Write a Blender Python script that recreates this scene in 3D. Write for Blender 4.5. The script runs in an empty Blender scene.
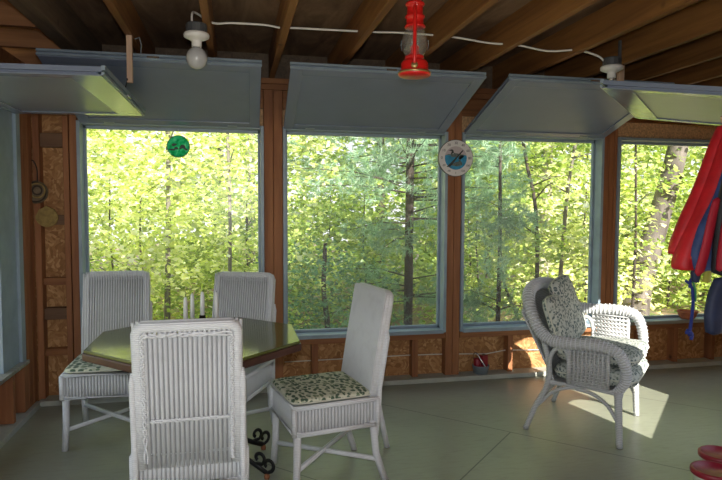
import bpy, math, random
from mathutils import Vector, Matrix, Euler
random.seed(7)
SC = bpy.context.scene
COL = SC.collection
R = math.radians
PI = math.pi

# ------------------------------------------------------------------ meshes
class MB:
    """Collects vertices and faces; build() links them as one mesh object."""
    def __init__(s):
        s.v = []; s.f = []
    def add(s, vs, fs):
        o = len(s.v)
        s.v += [tuple(p) for p in vs]
        s.f += [tuple(i + o for i in q) for q in fs]
        return s
    def box(s, x0, x1, y0, y1, z0, z1):
        vs = [(x, y, z) for x in (x0, x1) for y in (y0, y1) for z in (z0, z1)]
        return s.add(vs, [(0, 1, 3, 2), (4, 6, 7, 5), (0, 4, 5, 1), (2, 3, 7, 6), (0, 2, 6, 4), (1, 5, 7, 3)])
    def obox(s, c, ax, ay, az, hx, hy, hz):
        c = Vector(c); ax = Vector(ax).normalized() * hx; ay = Vector(ay).normalized() * hy; az = Vector(az).normalized() * hz
        vs = [c + ax * i + ay * j + az * k for i in (-1, 1) for j in (-1, 1) for k in (-1, 1)]
        return s.add(vs, [(0, 1, 3, 2), (4, 6, 7, 5), (0, 4, 5, 1), (2, 3, 7, 6), (0, 2, 6, 4), (1, 5, 7, 3)])
    def bar(s, a, b, w, h, up=(0, 0, 1)):
        a = Vector(a); b = Vector(b); d = (b - a)
        x = d.cross(Vector(up)); x = x.normalized() if x.length > 1e-6 else Vector((1, 0, 0))
        return s.obox((a + b) / 2, d, x, d.cross(x), d.length / 2, w / 2, h / 2)
    def tube(s, pts, r, n=8, closed=False, flat=1.0, up=None):
        """Round (or flattened) tube along pts; r is a number or one per point."""
        P = [Vector(p) for p in pts]; m = len(P)
        rr = r if isinstance(r, (list, tuple)) else [r] * m
        vs = []; prev = None
        for i, p in enumerate(P):
            a = P[(i - 1) % m] if (closed or i > 0) else p
            b = P[(i + 1) % m] if (closed or i < m - 1) else p
            t = (b - a).normalized()
            if prev is None:
                ref = Vector(up) if up else (Vector((0, 0, 1)) if abs(t.z) < .9 else Vector((1, 0, 0)))
                x = t.cross(ref).normalized()
            else:
                x = (prev - t * prev.dot(t))
                x = x.normalized() if x.length > 1e-6 else t.cross(Vector((0, 0, 1))).normalized()
            prev = x; y = t.cross(x)
            for k in range(n):
                a_ = 2 * PI * k / n
                vs.append(p + x * math.cos(a_) * rr[i] + y * math.sin(a_) * rr[i] * flat)
        fs = []
        for i in range(m if closed else m - 1):
            j = (i + 1) % m
            for k in range(n):
                l = (k + 1) % n
                fs.append((i * n + k, i * n + l, j * n + l, j * n + k))
        if not closed:
            fs.append(tuple(range(n - 1, -1, -1))); fs.append(tuple((m - 1) * n + k for k in range(n)))
        return s.add(vs, fs)
    def lathe(s, prof, c=(0, 0, 0), n=24, M=None):
        c = Vector(c); vs = []; m = len(prof)
        for (r, z) in prof:
            for k in range(n):
                a = 2 * PI * k / n
                p = Vector((max(r, 1e-4) * math.cos(a), max(r, 1e-4) * math.sin(a), z))
                if M: p = M @ p
                vs.append(c + p)
        fs = [(i * n + k, i * n + (k + 1) % n, (i + 1) * n + (k + 1) % n, (i + 1) * n + k) for i in range(m - 1) for k in range(n)]
        fs.append(tuple(range(n - 1, -1, -1))); fs.append(tuple((m - 1) * n + k for k in range(n)))
        return s.add(vs, fs)
    def prism(s, poly, z0, z1):
        n = len(poly)
        vs = [(x, y, z0) for x, y in poly] + [(x, y, z1) for x, y in poly]
        fs = [tuple(range(n - 1, -1, -1)), tuple(range(n, 2 * n))] + [(i, (i + 1) % n, n + (i + 1) % n, n + i) for i in range(n)]
        return s.add(vs, fs)
    def grid(s, fn, nu, nv, closed_u=False):
        vs = [fn(i / nu, j / nv) for i in range(nu + (0 if closed_u else 1)) for j in range(nv + 1)]
        w = nv + 1; mu = nu
        fs = []
        for i in range(mu):
            i2 = (i + 1) % nu if closed_u else i + 1
            for j in range(nv):
                fs.append((i * w + j, i2 * w + j, i2 * w + j + 1, i * w + j + 1))
        return s.add(vs, fs)
    def pillow(s, c, ax, ay, az, hx, hy, hz, e=.35, n=28):
        """Superellipsoid cushion."""
        c = Vector(c); ax = Vector(ax).normalized(); ay = Vector(ay).normalized(); az = Vector(az).normalized()
        def sg(v, p): return math.copysign(abs(v) ** p, v)
        def fn(u, v):
            a = u * 2 * PI; b = (v - .5) * PI
            cb = sg(math.cos(b), .55)
            return c + ax * (hx * sg(math.cos(a), e) * cb) + ay * (hy * sg(math.sin(a), e) * cb) + az * (hz * sg(math.sin(b), .55))
        return s.grid(fn, n, 14, True)
    def tf(s, M):
        s.v = [tuple(M @ Vector(p)) for p in s.v]; return s
    def build(s, name, mat, parent=None, smooth=False, bevel=0, solid=0):
        me = bpy.data.meshes.new(name)
        me.from_pydata(s.v, [], s.f); me.update()
        import bmesh
        bm = bmesh.new(); bm.from_mesh(me)
        if len(bm.faces) < 30000: bmesh.ops.recalc_face_normals(bm, faces=bm.faces)
        bm.to_mesh(me); bm.free()
        if smooth:
            me.polygons.foreach_set('use_smooth', [True] * len(me.polygons))
        o = bpy.data.objects.new(name, me); COL.objects.link(o)
        me.materials.append(mat)
        if parent: o.parent = parent
        if bevel:
            b = o.modifiers.new('bevel', 'BEVEL'); b.width = bevel; b.segments = 2; b.limit_method = 'ANGLE'; b.angle_limit = R(40)
        return o

def tag(o, label=None, cat=None, group=None, kind=None):
    if label: o['label'] = label
    if cat: o['category'] = cat
    if group: o['group'] = group
    if kind: o['kind'] = kind
    return o
def thing(name, label, cat, loc=(0, 0, 0), rz=0, group=None, kind=None):
    o = bpy.data.objects.new(name, None); COL.objects.link(o)
    o.empty_display_size = .1
    o.location = loc; o.rotation_euler = (0, 0, rz)
    return tag(o, label, cat, group, kind)
def struct(name):
    o = bpy.data.objects.new(name, None); COL.objects.link(o); o['kind'] = 'structure'; return o
def copy_tree(o, parent=None):
    c = o.copy(); COL.objects.link(c)
    if parent: c.parent = parent
    for ch in list(o.children): copy_tree(ch, c)
    return c

# ------------------------------------------------------------------ materials
class NT:
    def __init__(s, name):
        s.m = bpy.data.materials.new(name); s.m.use_nodes = True
        s.t = s.m.node_tree; s.n = s.t.nodes; s.l = s.t.links
        s.p = s.n['Principled BSDF']; s.out = s.n['Material Output']
    def new(s, t, **kw):
        q = s.n.new(t)
        for k, v in kw.items():
            if k.startswith('i_'): q.inputs[k[2:].replace('_', ' ')].default_value = v
            else: setattr(q, k, v)
        return q
    def link(s, a, b): s.l.new(a, b)
    def coords(s, kind='Object', scale=(1, 1, 1), rot=(0, 0, 0)):
        tc = s.new('ShaderNodeTexCoord'); mp = s.new('ShaderNodeMapping')
        mp.inputs['Scale'].default_value = scale; mp.inputs['Rotation'].default_value = rot
        s.link(tc.outputs[kind], mp.inputs['Vector']); return mp.outputs['Vector']
    def noise(s, vec, scale, detail=3, rough=.55, dist=0):
        q = s.new('ShaderNodeTexNoise'); q.inputs['Scale'].default_value = scale; q.inputs['Detail'].default_value = detail
        q.inputs['Roughness'].default_value = rough; q.inputs['Distortion'].default_value = dist
        s.link(vec, q.inputs['Vector']); return q.outputs['Fac']
    def ramp(s, fac, stops, interp='LINEAR'):
        q = s.new('ShaderNodeValToRGB'); q.color_ramp.interpolation = interp
        e = q.color_ramp.elements
        while len(e) < len(stops): e.new(.5)
        for i, (p, c) in enumerate(stops):
            e[i].position = p; e[i].color = (*c, 1) if len(c) == 3 else c
        s.link(fac, q.inputs['Fac']); return q.outputs['Color']
    def mix(s, a, b, fac, mode='MIX'):
        q = s.new('ShaderNodeMix', data_type='RGBA', blend_type=mode)
        for sock, v in ((q.inputs[0], fac), (q.inputs[6], a), (q.inputs[7], b)):
            if hasattr(v, 'links') or isinstance(v, bpy.types.NodeSocket): s.link(v, sock)
            else: sock.default_value = (*v, 1) if isinstance(v, tuple) and len(v) == 3 else v
        return q.outputs[2]
    def bump(s, fac, strength=.3, dist=.01):
        q = s.new('ShaderNodeBump'); q.inputs['Strength'].default_value = strength; q.inputs['Distance'].default_value = dist
        s.link(fac, q.inputs['Height']); s.link(q.outputs['Normal'], s.p.inputs['Normal'])
    def color(s, c):
        if isinstance(c, bpy.types.NodeSocket): s.link(c, s.p.inputs['Base Color'])
        else: s.p.inputs['Base Color'].default_value = (*c, 1)
    def set(s, rough=.5, metal=0, **kw):
        s.p.inputs['Roughness'].default_value = rough; s.p.inputs['Metallic'].default_value = metal
        for k, v in kw.items(): s.p.inputs[k.replace('_', ' ')].default_value = v
        return s.m

def flat(name, c, rough=.5, metal=0, var=.12, scale=9, **kw):
    t = NT(name); v = t.coords(); n = t.noise(v, scale, 4)
    d = tuple(x * (1 - var) for x in c); l = tuple(min(1, x * (1 + var)) for x in c)
    t.color(t.ramp(n, [(.3, d), (.7, l)]))
    return t.set(rough, metal, **kw)

def wood(name, dark, light, axis='Y', scale=14, rough=.7, knots=True):
    t = NT(name)
    st = {'X': (.06, 1, 1), 'Y': (1, .06, 1), 'Z': (1, 1, .06)}[axis]
    v = t.coords(scale=st)
    n = t.noise(v, scale, 5, .6, 1.2)
    n2 = t.noise(v, scale * 4, 3, .6)
    c = t.ramp(n, [(.3, dark), (.5, tuple((a + b) / 2 for a, b in zip(dark, light))), (.72, light)])
    c = t.mix(c, tuple(x * .55 for x in dark), t.ramp(n2, [(.55, (0, 0, 0)), (.8, (.5, .5, .5))]))
    if knots:
        k = t.new('ShaderNodeTexVoronoi'); k.inputs['Scale'].default_value = 2.2
        t.link(t.coords(scale=(1.4, 1.4, 1.4)), k.inputs['Vector'])
        c = t.mix(c, tuple(x * .3 for x in dark), t.ramp(k.outputs['Distance'], [(.02, (.9, .9, .9)), (.085, (0, 0, 0))]))
    t.color(c); t.bump(n2, .15, .004)
    return t.set(rough)

def osb(name='osb', k=1.0):
    t = NT(name); v = t.coords()
    nz = t.new('ShaderNodeTexNoise'); nz.inputs['Scale'].default_value = 5; t.link(v, nz.inputs['Vector'])
    vm = t.new('ShaderNodeVectorMath', operation='MULTIPLY_ADD'); t.link(nz.outputs['Color'], vm.inputs[0]); vm.inputs[1].default_value = (.35, .35, .35)
    t.link(v, vm.inputs[2])
    vo = t.new('ShaderNodeTexVoronoi'); vo.inputs['Scale'].default_value = 36; t.link(vm.outputs[0], vo.inputs['Vector'])
    sp = t.new('ShaderNodeSeparateColor'); t.link(vo.outputs['Color'], sp.inputs[0])
    c = t.ramp(sp.outputs[0], [(0, (.27, .12, .038)), (.35, (.36, .17, .058)), (.7, (.43, .215, .08)), (1, (.56, .32, .14))])
    n = t.noise(v, 45, 4)
    c = t.mix(c, (.10, .04, .012), t.ramp(n, [(.55, (0, 0, 0)), (.8, (.4, .4, .4))]))
    c = t.mix(c, (k, k, k), 1.0, 'MULTIPLY') if k != 1 else c
    t.color(c); t.bump(sp.outputs[0], .25, .004)
    return t.set(.75)

def plywood():
    t = NT('roof_plywood'); v = t.coords(scale=(1, .25, 1), rot=(0, 0, R(90)))
    n = t.noise(v, 3.2, 5, .65, 2.0); n2 = t.noise(t.coords(), 1.1, 3)
    c = t.ramp(n, [(.28, (.09, .045, .022)), (.5, (.20, .115, .06)), (.72, (.33, .205, .118))])
    c = t.mix(c, (.06, .035, .022), t.ramp(n2, [(.45, (0, 0, 0)), (.75, (.7, .7, .7))]))
    t.color(c); return t.set(.8)

def paint_blue():
    t = NT('blue_grey_paint'); v = t.coords()
    n = t.noise(v, 3, 4)
    n2 = t.noise(t.coords(scale=(1, 20, 20)), 6, 3)
    t.color(t.ramp(n, [(.3, (.170, .208, .282)), (.7, (.20, .24, .32))]))
    t.bump(n2, .06, .003)
    return t.set(.2, **{'Specular_IOR_Level': .5})

def floor_paint():
    t = NT('floor_paint'); v = t.coords()
    n = t.noise(v, 1.3, 5, .6); n2 = t.noise(t.coords(scale=(1, 5, 1)), 9, 4, .65)
    c = t.ramp(n, [(.3, (.26, .268, .20)), (.7, (.32, .33, .25))])
    c = t.mix(c, (.20, .20, .15), t.ramp(n2, [(.5, (0, 0, 0)), (.72, (.55, .55, .55))]))
    # joints between the plywood sheets
    se = t.new('ShaderNodeTexBrick'); se.inputs['Scale'].default_value = 1; se.inputs['Mortar Size'].default_value = .004
    se.inputs['Brick Width'].default_value = 2.44; se.inputs['Row Height'].default_value = 1.22
    t.link(t.coords(rot=(0, 0, R(45))), se.inputs['Vector'])
    c = t.mix(c, (.10, .105, .085), se.outputs['Fac'])
    t.color(c); t.bump(n2, .05, .003)
    return t.set(.34, **{'Specular_IOR_Level': .5})

def wicker(name, c, scale=170, rough=.55, trough=.25):
    t = NT(name); v = t.coords()
    w = t.new('ShaderNodeTexWave', wave_type='BANDS', bands_direction='Z'); w.inputs['Scale'].default_value = scale / 6.283 * 1.0
    w.inputs['Distortion'].default_value = 1.2; w.inputs['Detail'].default_value = 1; w.inputs['Detail Scale'].default_value = 2
    t.link(v, w.inputs['Vector'])
    n = t.noise(v, 14, 4)
    cc = t.ramp(w.outputs['Fac'], [(.0, tuple(x * (1 - trough) for x in c)), (.55, c)])  # wave troughs darker than the crests
    cc = t.mix(cc, tuple(x * .8 for x in c), t.ramp(n, [(.5, (0, 0, 0)), (.8, (.7, .7, .7))]))
    t.color(cc); t.bump(w.outputs['Fac'], .5, .004)
    return t.set(rough)

def leafprint(name, base, g1, g2, scale=22):
    t = NT(name); v = t.coords()
    vo = t.new('ShaderNodeTexVoronoi'); vo.inputs['Scale'].default_value = scale; vo.inputs['Randomness'].default_value = .8
    mp = t.coords(scale=(1, 1.5, 1.2)); nz = t.new('ShaderNodeTexNoise'); nz.inputs['Scale'].default_value = 9; t.link(mp, nz.inputs['Vector'])
    vm = t.new('ShaderNodeVectorMath', operation='MULTIPLY_ADD'); t.link(nz.outputs['Color'], vm.inputs[0]); vm.inputs[1].default_value = (.06, .06, .06); t.link(mp, vm.inputs[2])
    t.link(vm.outputs[0], vo.inputs['Vector'])
    sp = t.new('ShaderNodeSeparateColor'); t.link(vo.outputs['Color'], sp.inputs[0])
    lc = t.ramp(sp.outputs[0], [(.35, g1), (.6, g2), (.85, tuple((a + b) / 2 for a, b in zip(base, g2)))], 'CONSTANT')
    m = t.ramp(vo.outputs['Distance'], [(.42, (1, 1, 1)), (.54, (0, 0, 0))])
    t.color(t.mix(base, lc, m)); return t.set(.9)

def leafmat(name, c1, c2, trans=.45, c3=None):
    t = NT(name)
    g = t.new('ShaderNodeNewGeometry')
    stops = [(0, c1), (1, c2)] if not c3 else [(0, c1), (.6, c2), (1, c3)]
    col = t.ramp(g.outputs['Random Per Island'], stops)
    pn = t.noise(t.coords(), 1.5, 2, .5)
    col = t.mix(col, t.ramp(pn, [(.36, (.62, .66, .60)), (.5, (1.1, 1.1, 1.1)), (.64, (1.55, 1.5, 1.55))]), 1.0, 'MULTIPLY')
    d = t.new('ShaderNodeBsdfDiffuse'); tr = t.new('ShaderNodeBsdfTranslucent'); mx = t.new('ShaderNodeMixShader')
    t.link(col, d.inputs['Color'])
    hs = t.new('ShaderNodeHueSaturation'); hs.inputs['Value'].default_value = 1.25; hs.inputs['Saturation'].default_value = 1.1; t.link(col, hs.inputs['Color'])
    t.link(hs.outputs[0], tr.inputs['Color'])
    mx.inputs[0].default_value = trans
    gl = t.new('ShaderNodeBsdfGlossy'); gl.inputs['Roughness'].default_value = .45; gl.inputs['Color'].default_value = (.9, .95, 1, 1)
    m2 = t.new('ShaderNodeMixShader'); m2.inputs[0].default_value = .06
    t.link(d.outputs[0], mx.inputs[1]); t.link(tr.outputs[0], mx.inputs[2])
    t.link(mx.outputs[0], m2.inputs[1]); t.link(gl.outputs[0], m2.inputs[2])
    t.link(m2.outputs[0], t.out.inputs['Surface'])
    return t.m

def pane_mat(name, haze):
    t = NT(name)
    tr = t.new('ShaderNodeBsdfTransparent'); gl = t.new('ShaderNodeBsdfGlossy'); gl.inputs['Roughness'].default_value = .25
    df = t.new('ShaderNodeBsdfDiffuse'); df.inputs['Color'].default_value = (.8, .85, .85, 1)
    a = t.new('ShaderNodeMixShader'); a.inputs[0].default_value = haze; b = t.new('ShaderNodeMixShader'); b.inputs[0].default_value = .015
    t.link(tr.outputs[0], a.inputs[1]); t.link(df.outputs[0], a.inputs[2])
    t.link(a.outputs[0], b.inputs[1]); t.link(gl.outputs[0], b.inputs[2]); t.link(b.outputs[0], t.out.inputs['Surface'])
    return t.m

def glass_mat(name, c=(1, 1, 1)):
    t = NT(name); tr = t.new('ShaderNodeBsdfTransparent'); tr.inputs['Color'].default_value = (*c, 1)
    gl = t.new('ShaderNodeBsdfGlossy'); gl.inputs['Roughness'].default_value = .05
    df = t.new('ShaderNodeBsdfDiffuse'); df.inputs['Color'].default_value = (.8, .85, .8, 1)
    g2 = t.new('ShaderNodeMixShader'); g2.inputs[0].default_value = .5; t.link(gl.outputs[0], g2.inputs[1]); t.link(df.outputs[0], g2.inputs[2]); gl = g2
    a = t.new('ShaderNodeMixShader'); a.inputs[0].default_value = .14; t.link(tr.outputs[0], a.inputs[1]); t.link(gl.outputs[0], a.inputs[2])
    t.link(a.outputs[0], t.out.inputs['Surface']); return t.m

def bark(name, d, l, scale=9):
    t = NT(name); v = t.coords(scale=(1, 1, .18)); n = t.noise(v, scale, 5, .65, .6); n2 = t.noise(t.coords(), 2.2, 3)
    c = t.ramp(n, [(.32, d), (.65, l)])
    c = t.mix(c, tuple(x * .6 for x in d), t.ramp(n2, [(.5, (0, 0, 0)), (.8, (.6, .6, .6))]))
    t.color(c); t.bump(n, .6, .03); return t.set(.9)

M = {}
M['rafter'] = wood('rafter_wood', (.13, .046, .010), (.29, .13, .035), 'Y', 12)
M['rafter_x'] = wood('jack_rafter_wood', (.17, .062, .02), (.31, .14, .052), 'X', 12)
M['beam'] = wood('weathered_beam_wood', (.075, .05, .03), (.17, .115, .07), 'Y', 18)
M['stud'] = wood('stud_wood', (.20, .068, .024), (.36, .15, .058), 'Z', 13)
M['plate'] = wood('plate_wood', (.20, .07, .024), (.36, .155, .055), 'X', 13)
M['block'] = wood('dark_block_wood', (.10, .05, .025), (.19, .10, .05), 'X', 14)
M['ledge'] = wood('grey_sill_wood', (.20, .19, .16), (.36, .35, .31), 'X', 12, .6, False)
M['osb'] = osb(); M['osb_lit'] = flat('lit_osb', (.56, .34, .17), .75, 0, .35, 60); M['ply'] = plywood(); M['blue'] = paint_blue(); M['floor'] = floor_paint()
M['frame'] = flat('window_frame_paint', (.255, .325, .385), .4)
M['panel'] = flat('shutter_board_paint', (.182, .220, .298), .36, 0, .06, 4)
M['sole'] = flat('grey_sole_plate_paint', (.40, .41, .36), .55)
M['wicker'] = wicker('white_wicker', (.72, .735, .76), 250, .55, .16)
M['wicker_rib'] = wicker('white_wicker_strand', (.72, .735, .76), 420, .55, .1)
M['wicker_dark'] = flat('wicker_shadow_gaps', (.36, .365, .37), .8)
M['wicker_grey'] = wicker('grey_white_wicker', (.56, .57, .565), 190, .6, .35)
M['wicker_seat'] = wicker('woven_seat', (.66, .67, .66), 260)
M['pad'] = leafprint('leaf_print_pad', (.62, .62, .48), (.07, .115, .07), (.17, .22, .13), 30)
M['floral'] = leafprint('floral_cushion', (.50, .52, .46), (.11, .145, .14), (.22, .25, .21), 42)
M['piping'] = flat('cream_piping', (.6, .6, .5), .8)
M['tabletop'] = flat('table_top_dark_green', (.105, .12, .03), .11, 0, .15, 5, Specular_IOR_Level=.6)
M['tableedge'] = wood('table_edge_wood', (.045, .016, .010), (.085, .03, .018), 'X', 12, .35, False)
M['iron'] = flat('black_iron', (.018, .018, .018), .42, .6)
M['rust'] = flat('rusty_tip', (.22, .08, .03), .7)
M['candle'] = flat('white_wax', (.80, .81, .80), .45, 0, .03)
M['wick'] = flat('wick', (.04, .035, .03), .9)
M['red'] = flat('red_enamel', (.62, .014, .012), .28, 0, .1)
M['redlid'] = flat('red_plastic_lid', (.25, .006, .02), .4, 0, .1)
M['tub'] = flat('cream_plastic_tub', (.55, .58, .45), .5)
M['redcloth'] = flat('red_vest_nylon', (.60, .012, .02), .5, 0, .18, 14)
M['reddark'] = flat('red_strap', (.42, .01, .03), .6)
M['bluecloth'] = flat('blue_vest_nylon', (.035, .07, .22), .55, 0, .2, 14)
M['navy'] = flat('navy_vest_nylon', (.018, .028, .075), .6, 0, .2, 14)
M['black'] = flat('black_vest_nylon', (.014, .016, .02), .6, 0, .2, 14)
M['orange'] = flat('orange_seam', (.65, .16, .05), .7)
M['olive'] = flat('yellow_tab', (.42, .40, .06), .7)
M['greenrope'] = flat('green_cord', (.05, .25, .10), .8)
M['rope'] = flat('blue_rope', (.02, .035, .22), .8)
M['terracotta'] = flat('terracotta', (.40, .13, .06), .8)
M['galv'] = flat('galvanised_metal', (.25, .30, .33), .45, .3)
M['chrome'] = flat('bright_metal', (.7, .7, .68), .25, .9, .05)
M['brass'] = flat('dull_brass', (.5, .38, .16), .35, .8)
M['porcelain'] = flat('white_porcelain', (.72, .71, .68), .3, 0, .04)
M['boxgrey'] = flat('dark_junction_box', (.06, .065, .07), .5)
M['bulb'] = flat('frosted_bulb', (.46, .47, .48), .18, 0, .03)
M['cable'] = flat('white_cable', (.70, .68, .62), .5, 0, .05)
M['stick'] = wood('pale_stick_wood', (.50, .33, .22), (.64, .45, .32), 'Z', 20, .6, False)
M['glass'] = glass_mat('lantern_glass')
M['dialwhite'] = flat('dial_white', (.70, .68, .67), .4, 0, .04)
M['dialrim'] = flat('dial_rim', (.10, .105, .10), .4, .5)
M['dialblue'] = flat('dial_water_blue', (.03, .27, .48), .45, 0, .3, 26)
M['dialpink'] = flat('dial_sky', (.50, .44, .46), .5, 0, .08)
M['dialtree'] = flat('dial_treeline', (.10, .16, .14), .6)
M['loon'] = flat('loon_black', (.03, .035, .035), .5, 0, .4, 60)
M['loonspeck'] = flat('loon_speckled', (.11, .14, .13), .5, 0, .6, 120)
M['loonwhite'] = flat('loon_white', (.6, .6, .6), .5)
M['ink'] = flat('dark_ink', (.05, .05, .055), .6)
M['straw'] = flat('grey_straw', (.16, .115, .07), .9, 0, .35, 30)
M['strawdark'] = flat('dark_cord', (.04, .028, .02), .9)
M['tan'] = flat('tan_straw', (.30, .21, .07), .9, 0, .3, 30)
M['pane'] = pane_mat('clear_pane', .015); M['pane_hazy'] = pane_mat('hazy_pane', .055)
# ------------------------------------------------------------------ the porch itself
YB = 4.616          # inner face of the studs of the back wall
XL = -1.40          # inner face of the studs of the wall at the side
ZR = 2.42           # underside of the rafters
XR = 2.45           # wall beside the camera
def wl(x): return x - .30                                   # line of the slanting wall
SQ = math.sqrt(.5)

fl = MB().prism([(-1.55, -2.7), (2.55, -2.7), (2.55, 2.13), (5.15, 4.73), (-1.55, 4.73)], -.12, 0).build('floor', M['floor']); fl['kind'] = 'structure'

# ceiling: plywood roof deck carried by rafters
ce = struct('ceiling')
MB().prism([(-2.0, -3.6), (2.62, -3.6), (2.62, 2.0), (5.37, 4.75), (5.37, 5.05), (-2.0, 5.05)], 2.612, 2.632).build('roof_deck', M['ply'], ce)
for x in (-.585, -.138, .285, .742, 1.21, 1.668, 2.13, 2.605, 3.07, 3.53, 4.0, 4.45, 4.85):
    y0 = -3.5 if x < 2.45 else wl(x) + .025
    MB().box(x - .021, x + .021, y0, 4.95, ZR, 2.611).build('rafter', M['rafter'], ce, bevel=.003)
MB().box(-1.03, -.93, -3.5, 4.95, ZR - .02, 2.611).build('beam', M['beam'], ce, bevel=.004)
for i in range(15):
    y = 4.545 + .02 - i * .475
    MB().box(-1.95, -1.031, y - .019, y + .019, ZR, 2.611).build('jack_rafter', M['rafter_x'], ce, bevel=.003)

# back wall: sheathing between open studs, sill plate, posts and header
wb = struct('wall_back')
YS = 4.705
def part(name, mb, mat, parent, bevel=.003): return mb.build(name, M[mat], parent, bevel=bevel)
for (a, b) in ((-1.49, -1.105), (.222, .367), (1.705, 1.83), (3.138, 3.27)):
    part('sheathing', MB().box(a, b, YS, YS + .012, 0, ZR), 'osb', wb, 0)
for (a, b) in ((-1.105, .222), (.367, 1.705), (1.83, 3.138), (3.27, 4.97)):
    part('sheathing', MB().box(a, b, YS, YS + .012, 0, .36), 'osb', wb, 0)
    part('sheathing', MB().box(a, b, YS, YS + .012, 2.06, ZR), 'osb', wb, 0)
    part('sill_plate', MB().box(a + .001, b - .001, YB - .002, YS, .352, .398), 'plate', wb)
    part('header', MB().box(a + .001, b - .001, YB + .03, YS, 2.062, 2.19), 'osb_lit', wb)  # OSB copy with extra brightness put into its colour, against the shutters' shade
    part('header', MB().box(a + .001, b - .001, YB + .012, YS, 2.192, 2.33), 'plate', wb)
part('top_plate', MB().box(-1.49, 4.95, YB, YS, 2.332, 2.375), 'plate', wb)
part('top_plate', MB().box(-1.49, 4.95, YB, YS, 2.377, ZR - .001), 'plate', wb)
for (a, b) in ((.224, .293), (.296, .365), (1.707, 1.766), (1.769, 1.828), (3.14, 3.187), (3.19, 3.236), (3.239, 3.268)):
    part('post', MB().box(a, b, YB, YS, .04, 2.33), 'stud', wb)
for (a, b) in ((-1.398, -1.355), (-1.20, -1.162), (-1.155, -1.107)):
    part('stud', MB().box(a, b, YB, YS, .04, 2.33), 'stud', wb)
for (a, b) in ((-.70, -.662), (-.10, -.062), (.59, .64), (.998, 1.036), (1.42, 1.47), (2.27, 2.315), (2.70, 2.74), (3.55, 3.59), (3.90, 3.945), (4.3, 4.34)):
    part('stud', MB().box(a, b, YB, YS, .04, .351), 'stud', wb)
for z0, z1, m in ((1.862, 1.962, 'block'), (1.305, 1.375, 'block'), (.868, .92, 'plate'), (.615, .70, 'block'), (.35, .40, 'plate')):
    part('blocking', MB().box(-1.354, -1.201, YB + .02, YS, z0, z1), m, wb)
part('wiring', MB().tube([(.38, YB + .06, .206), (1.41, YB + .055, .212), (1.70, YB + .06, .205)], .004, 6), 'cable', wb, 0)
part('wiring', MB().tube([(1.83, YB + .06, .20), (2.1, YB + .055, .19), (2.27, YB + .05, .215), (2.6, YB + .06, .20), (3.13, YB + .06, .2)], .004, 6), 'cable', wb, 0)
for i in range(14):
    a = -1.49 + .475 * i
    part('sky_leak_board', MB().box(a, a + .4745, YB + .05, YB + .07, ZR + .0005, 2.6115), 'beam', wb, 0)  # added boards blocking sky leaks, dark like the shaded deck beyond
bb = MB().box(-1.39, 4.93, YB - .055, YS, 0, .038).build('baseboard_back', M['sole'], bevel=.004); bb['kind'] = 'structure'

# side wall
wlft = struct('wall_left')
def lw(name, y0, y1, z0, z1, mat, x0=XL - .09, x1=XL): part(name, MB().box(x0, x1, y0, y1, z0, z1), mat, wlft)
lw('sheathing', -2.6, 4.716, 0, .36, 'osb', XL - .10, XL - .09)
lw('sheathing', 4.31, 4.716, .36, ZR, 'osb', XL - .10, XL - .09)
lw('sheathing', -2.6, 4.31, 2.06, ZR, 'osb', XL - .10, XL - .09)
lw('corner_stud', 4.335, 4.42, .04, 2.33, 'stud'); lw('corner_stud', 4.425, 4.515, .04, 2.33, 'stud'); lw('corner_stud', 4.52, 4.614, .04, 2.33, 'stud')
for y in (4.14, 3.72, 3.3, 2.9, 2.5, 2.1, 1.7, 1.3, .9, .5, .1, -.4, -.9, -1.4, -1.9, -2.4): lw('stud', y - .02, y + .02, .04, .35, 'stud')
lw('sill_plate', -2.6, 4.333, .351, .385, 'plate')
lw('header', -2.6, 4.333, 2.06, 2.33, 'plate'); lw('top_plate', -2.6, 4.614, 2.332, ZR - .001, 'plate')
lw('sole_plate', -2.6, YB - .056, 0, .038, 'sole', XL - .09, XL + .03)
for y in (2.5, 1.05, -.4, -1.85): lw('post', y - .06, y + .06, .386, 2.06, 'stud')

# slanting wall out of the frame: board wall, low opening shaped for the sun patch
wr = struct('wall_right')
ax, ay = Vector((SQ, SQ, 0)), Vector((SQ, -SQ, 0))
def sw(name, x0, x1, z0, z1, mat, th=.05, off=.025):
    a = Vector((x0, wl(x0), 0)); b = Vector((x1, wl(x1), 0)); c = (a + b) / 2 + ay * off; c.z = (z0 + z1) / 2
    return MB().obox(c, ax, ay, (0, 0, 1), (b - a).length / 2, th / 2, (z1 - z0) / 2)
WX0, WX1, WZ0, WZ1 = 2.68, 3.43, .42, 1.47
part('boarding', sw("", 2.45, WX0, 0, 2.61, 'osb'), 'osb', wr, 0); part('boarding', sw('', WX1, 4.95, 0, 2.61, 'osb'), 'osb', wr, 0)
part('boarding', sw('', WX0, WX1, 0, WZ0, 'osb'), 'osb', wr, 0); part('boarding', sw('', WX0, WX1, WZ1, 2.61, 'osb'), 'osb', wr, 0)
part('boarding', MB().box(XR, XR + .09, -2.6, 2.15, 0, 2.61), 'osb', wr, 0)

# open rear of the porch behind the camera
wf = struct('wall_front')
part('boarding', MB().box(XL - .09, XR, -2.7, -2.6, 0, .5), 'osb', wf, 0)
part('header', MB().box(XL - .09, XR, -2.7, -2.6, 2.2, ZR), 'plate', wf)
for x in (-1.44, .5, 2.41): part('post', MB().box(x - .04, x + .04, -2.7, -2.6, .5, 2.2), 'stud', wf)

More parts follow.
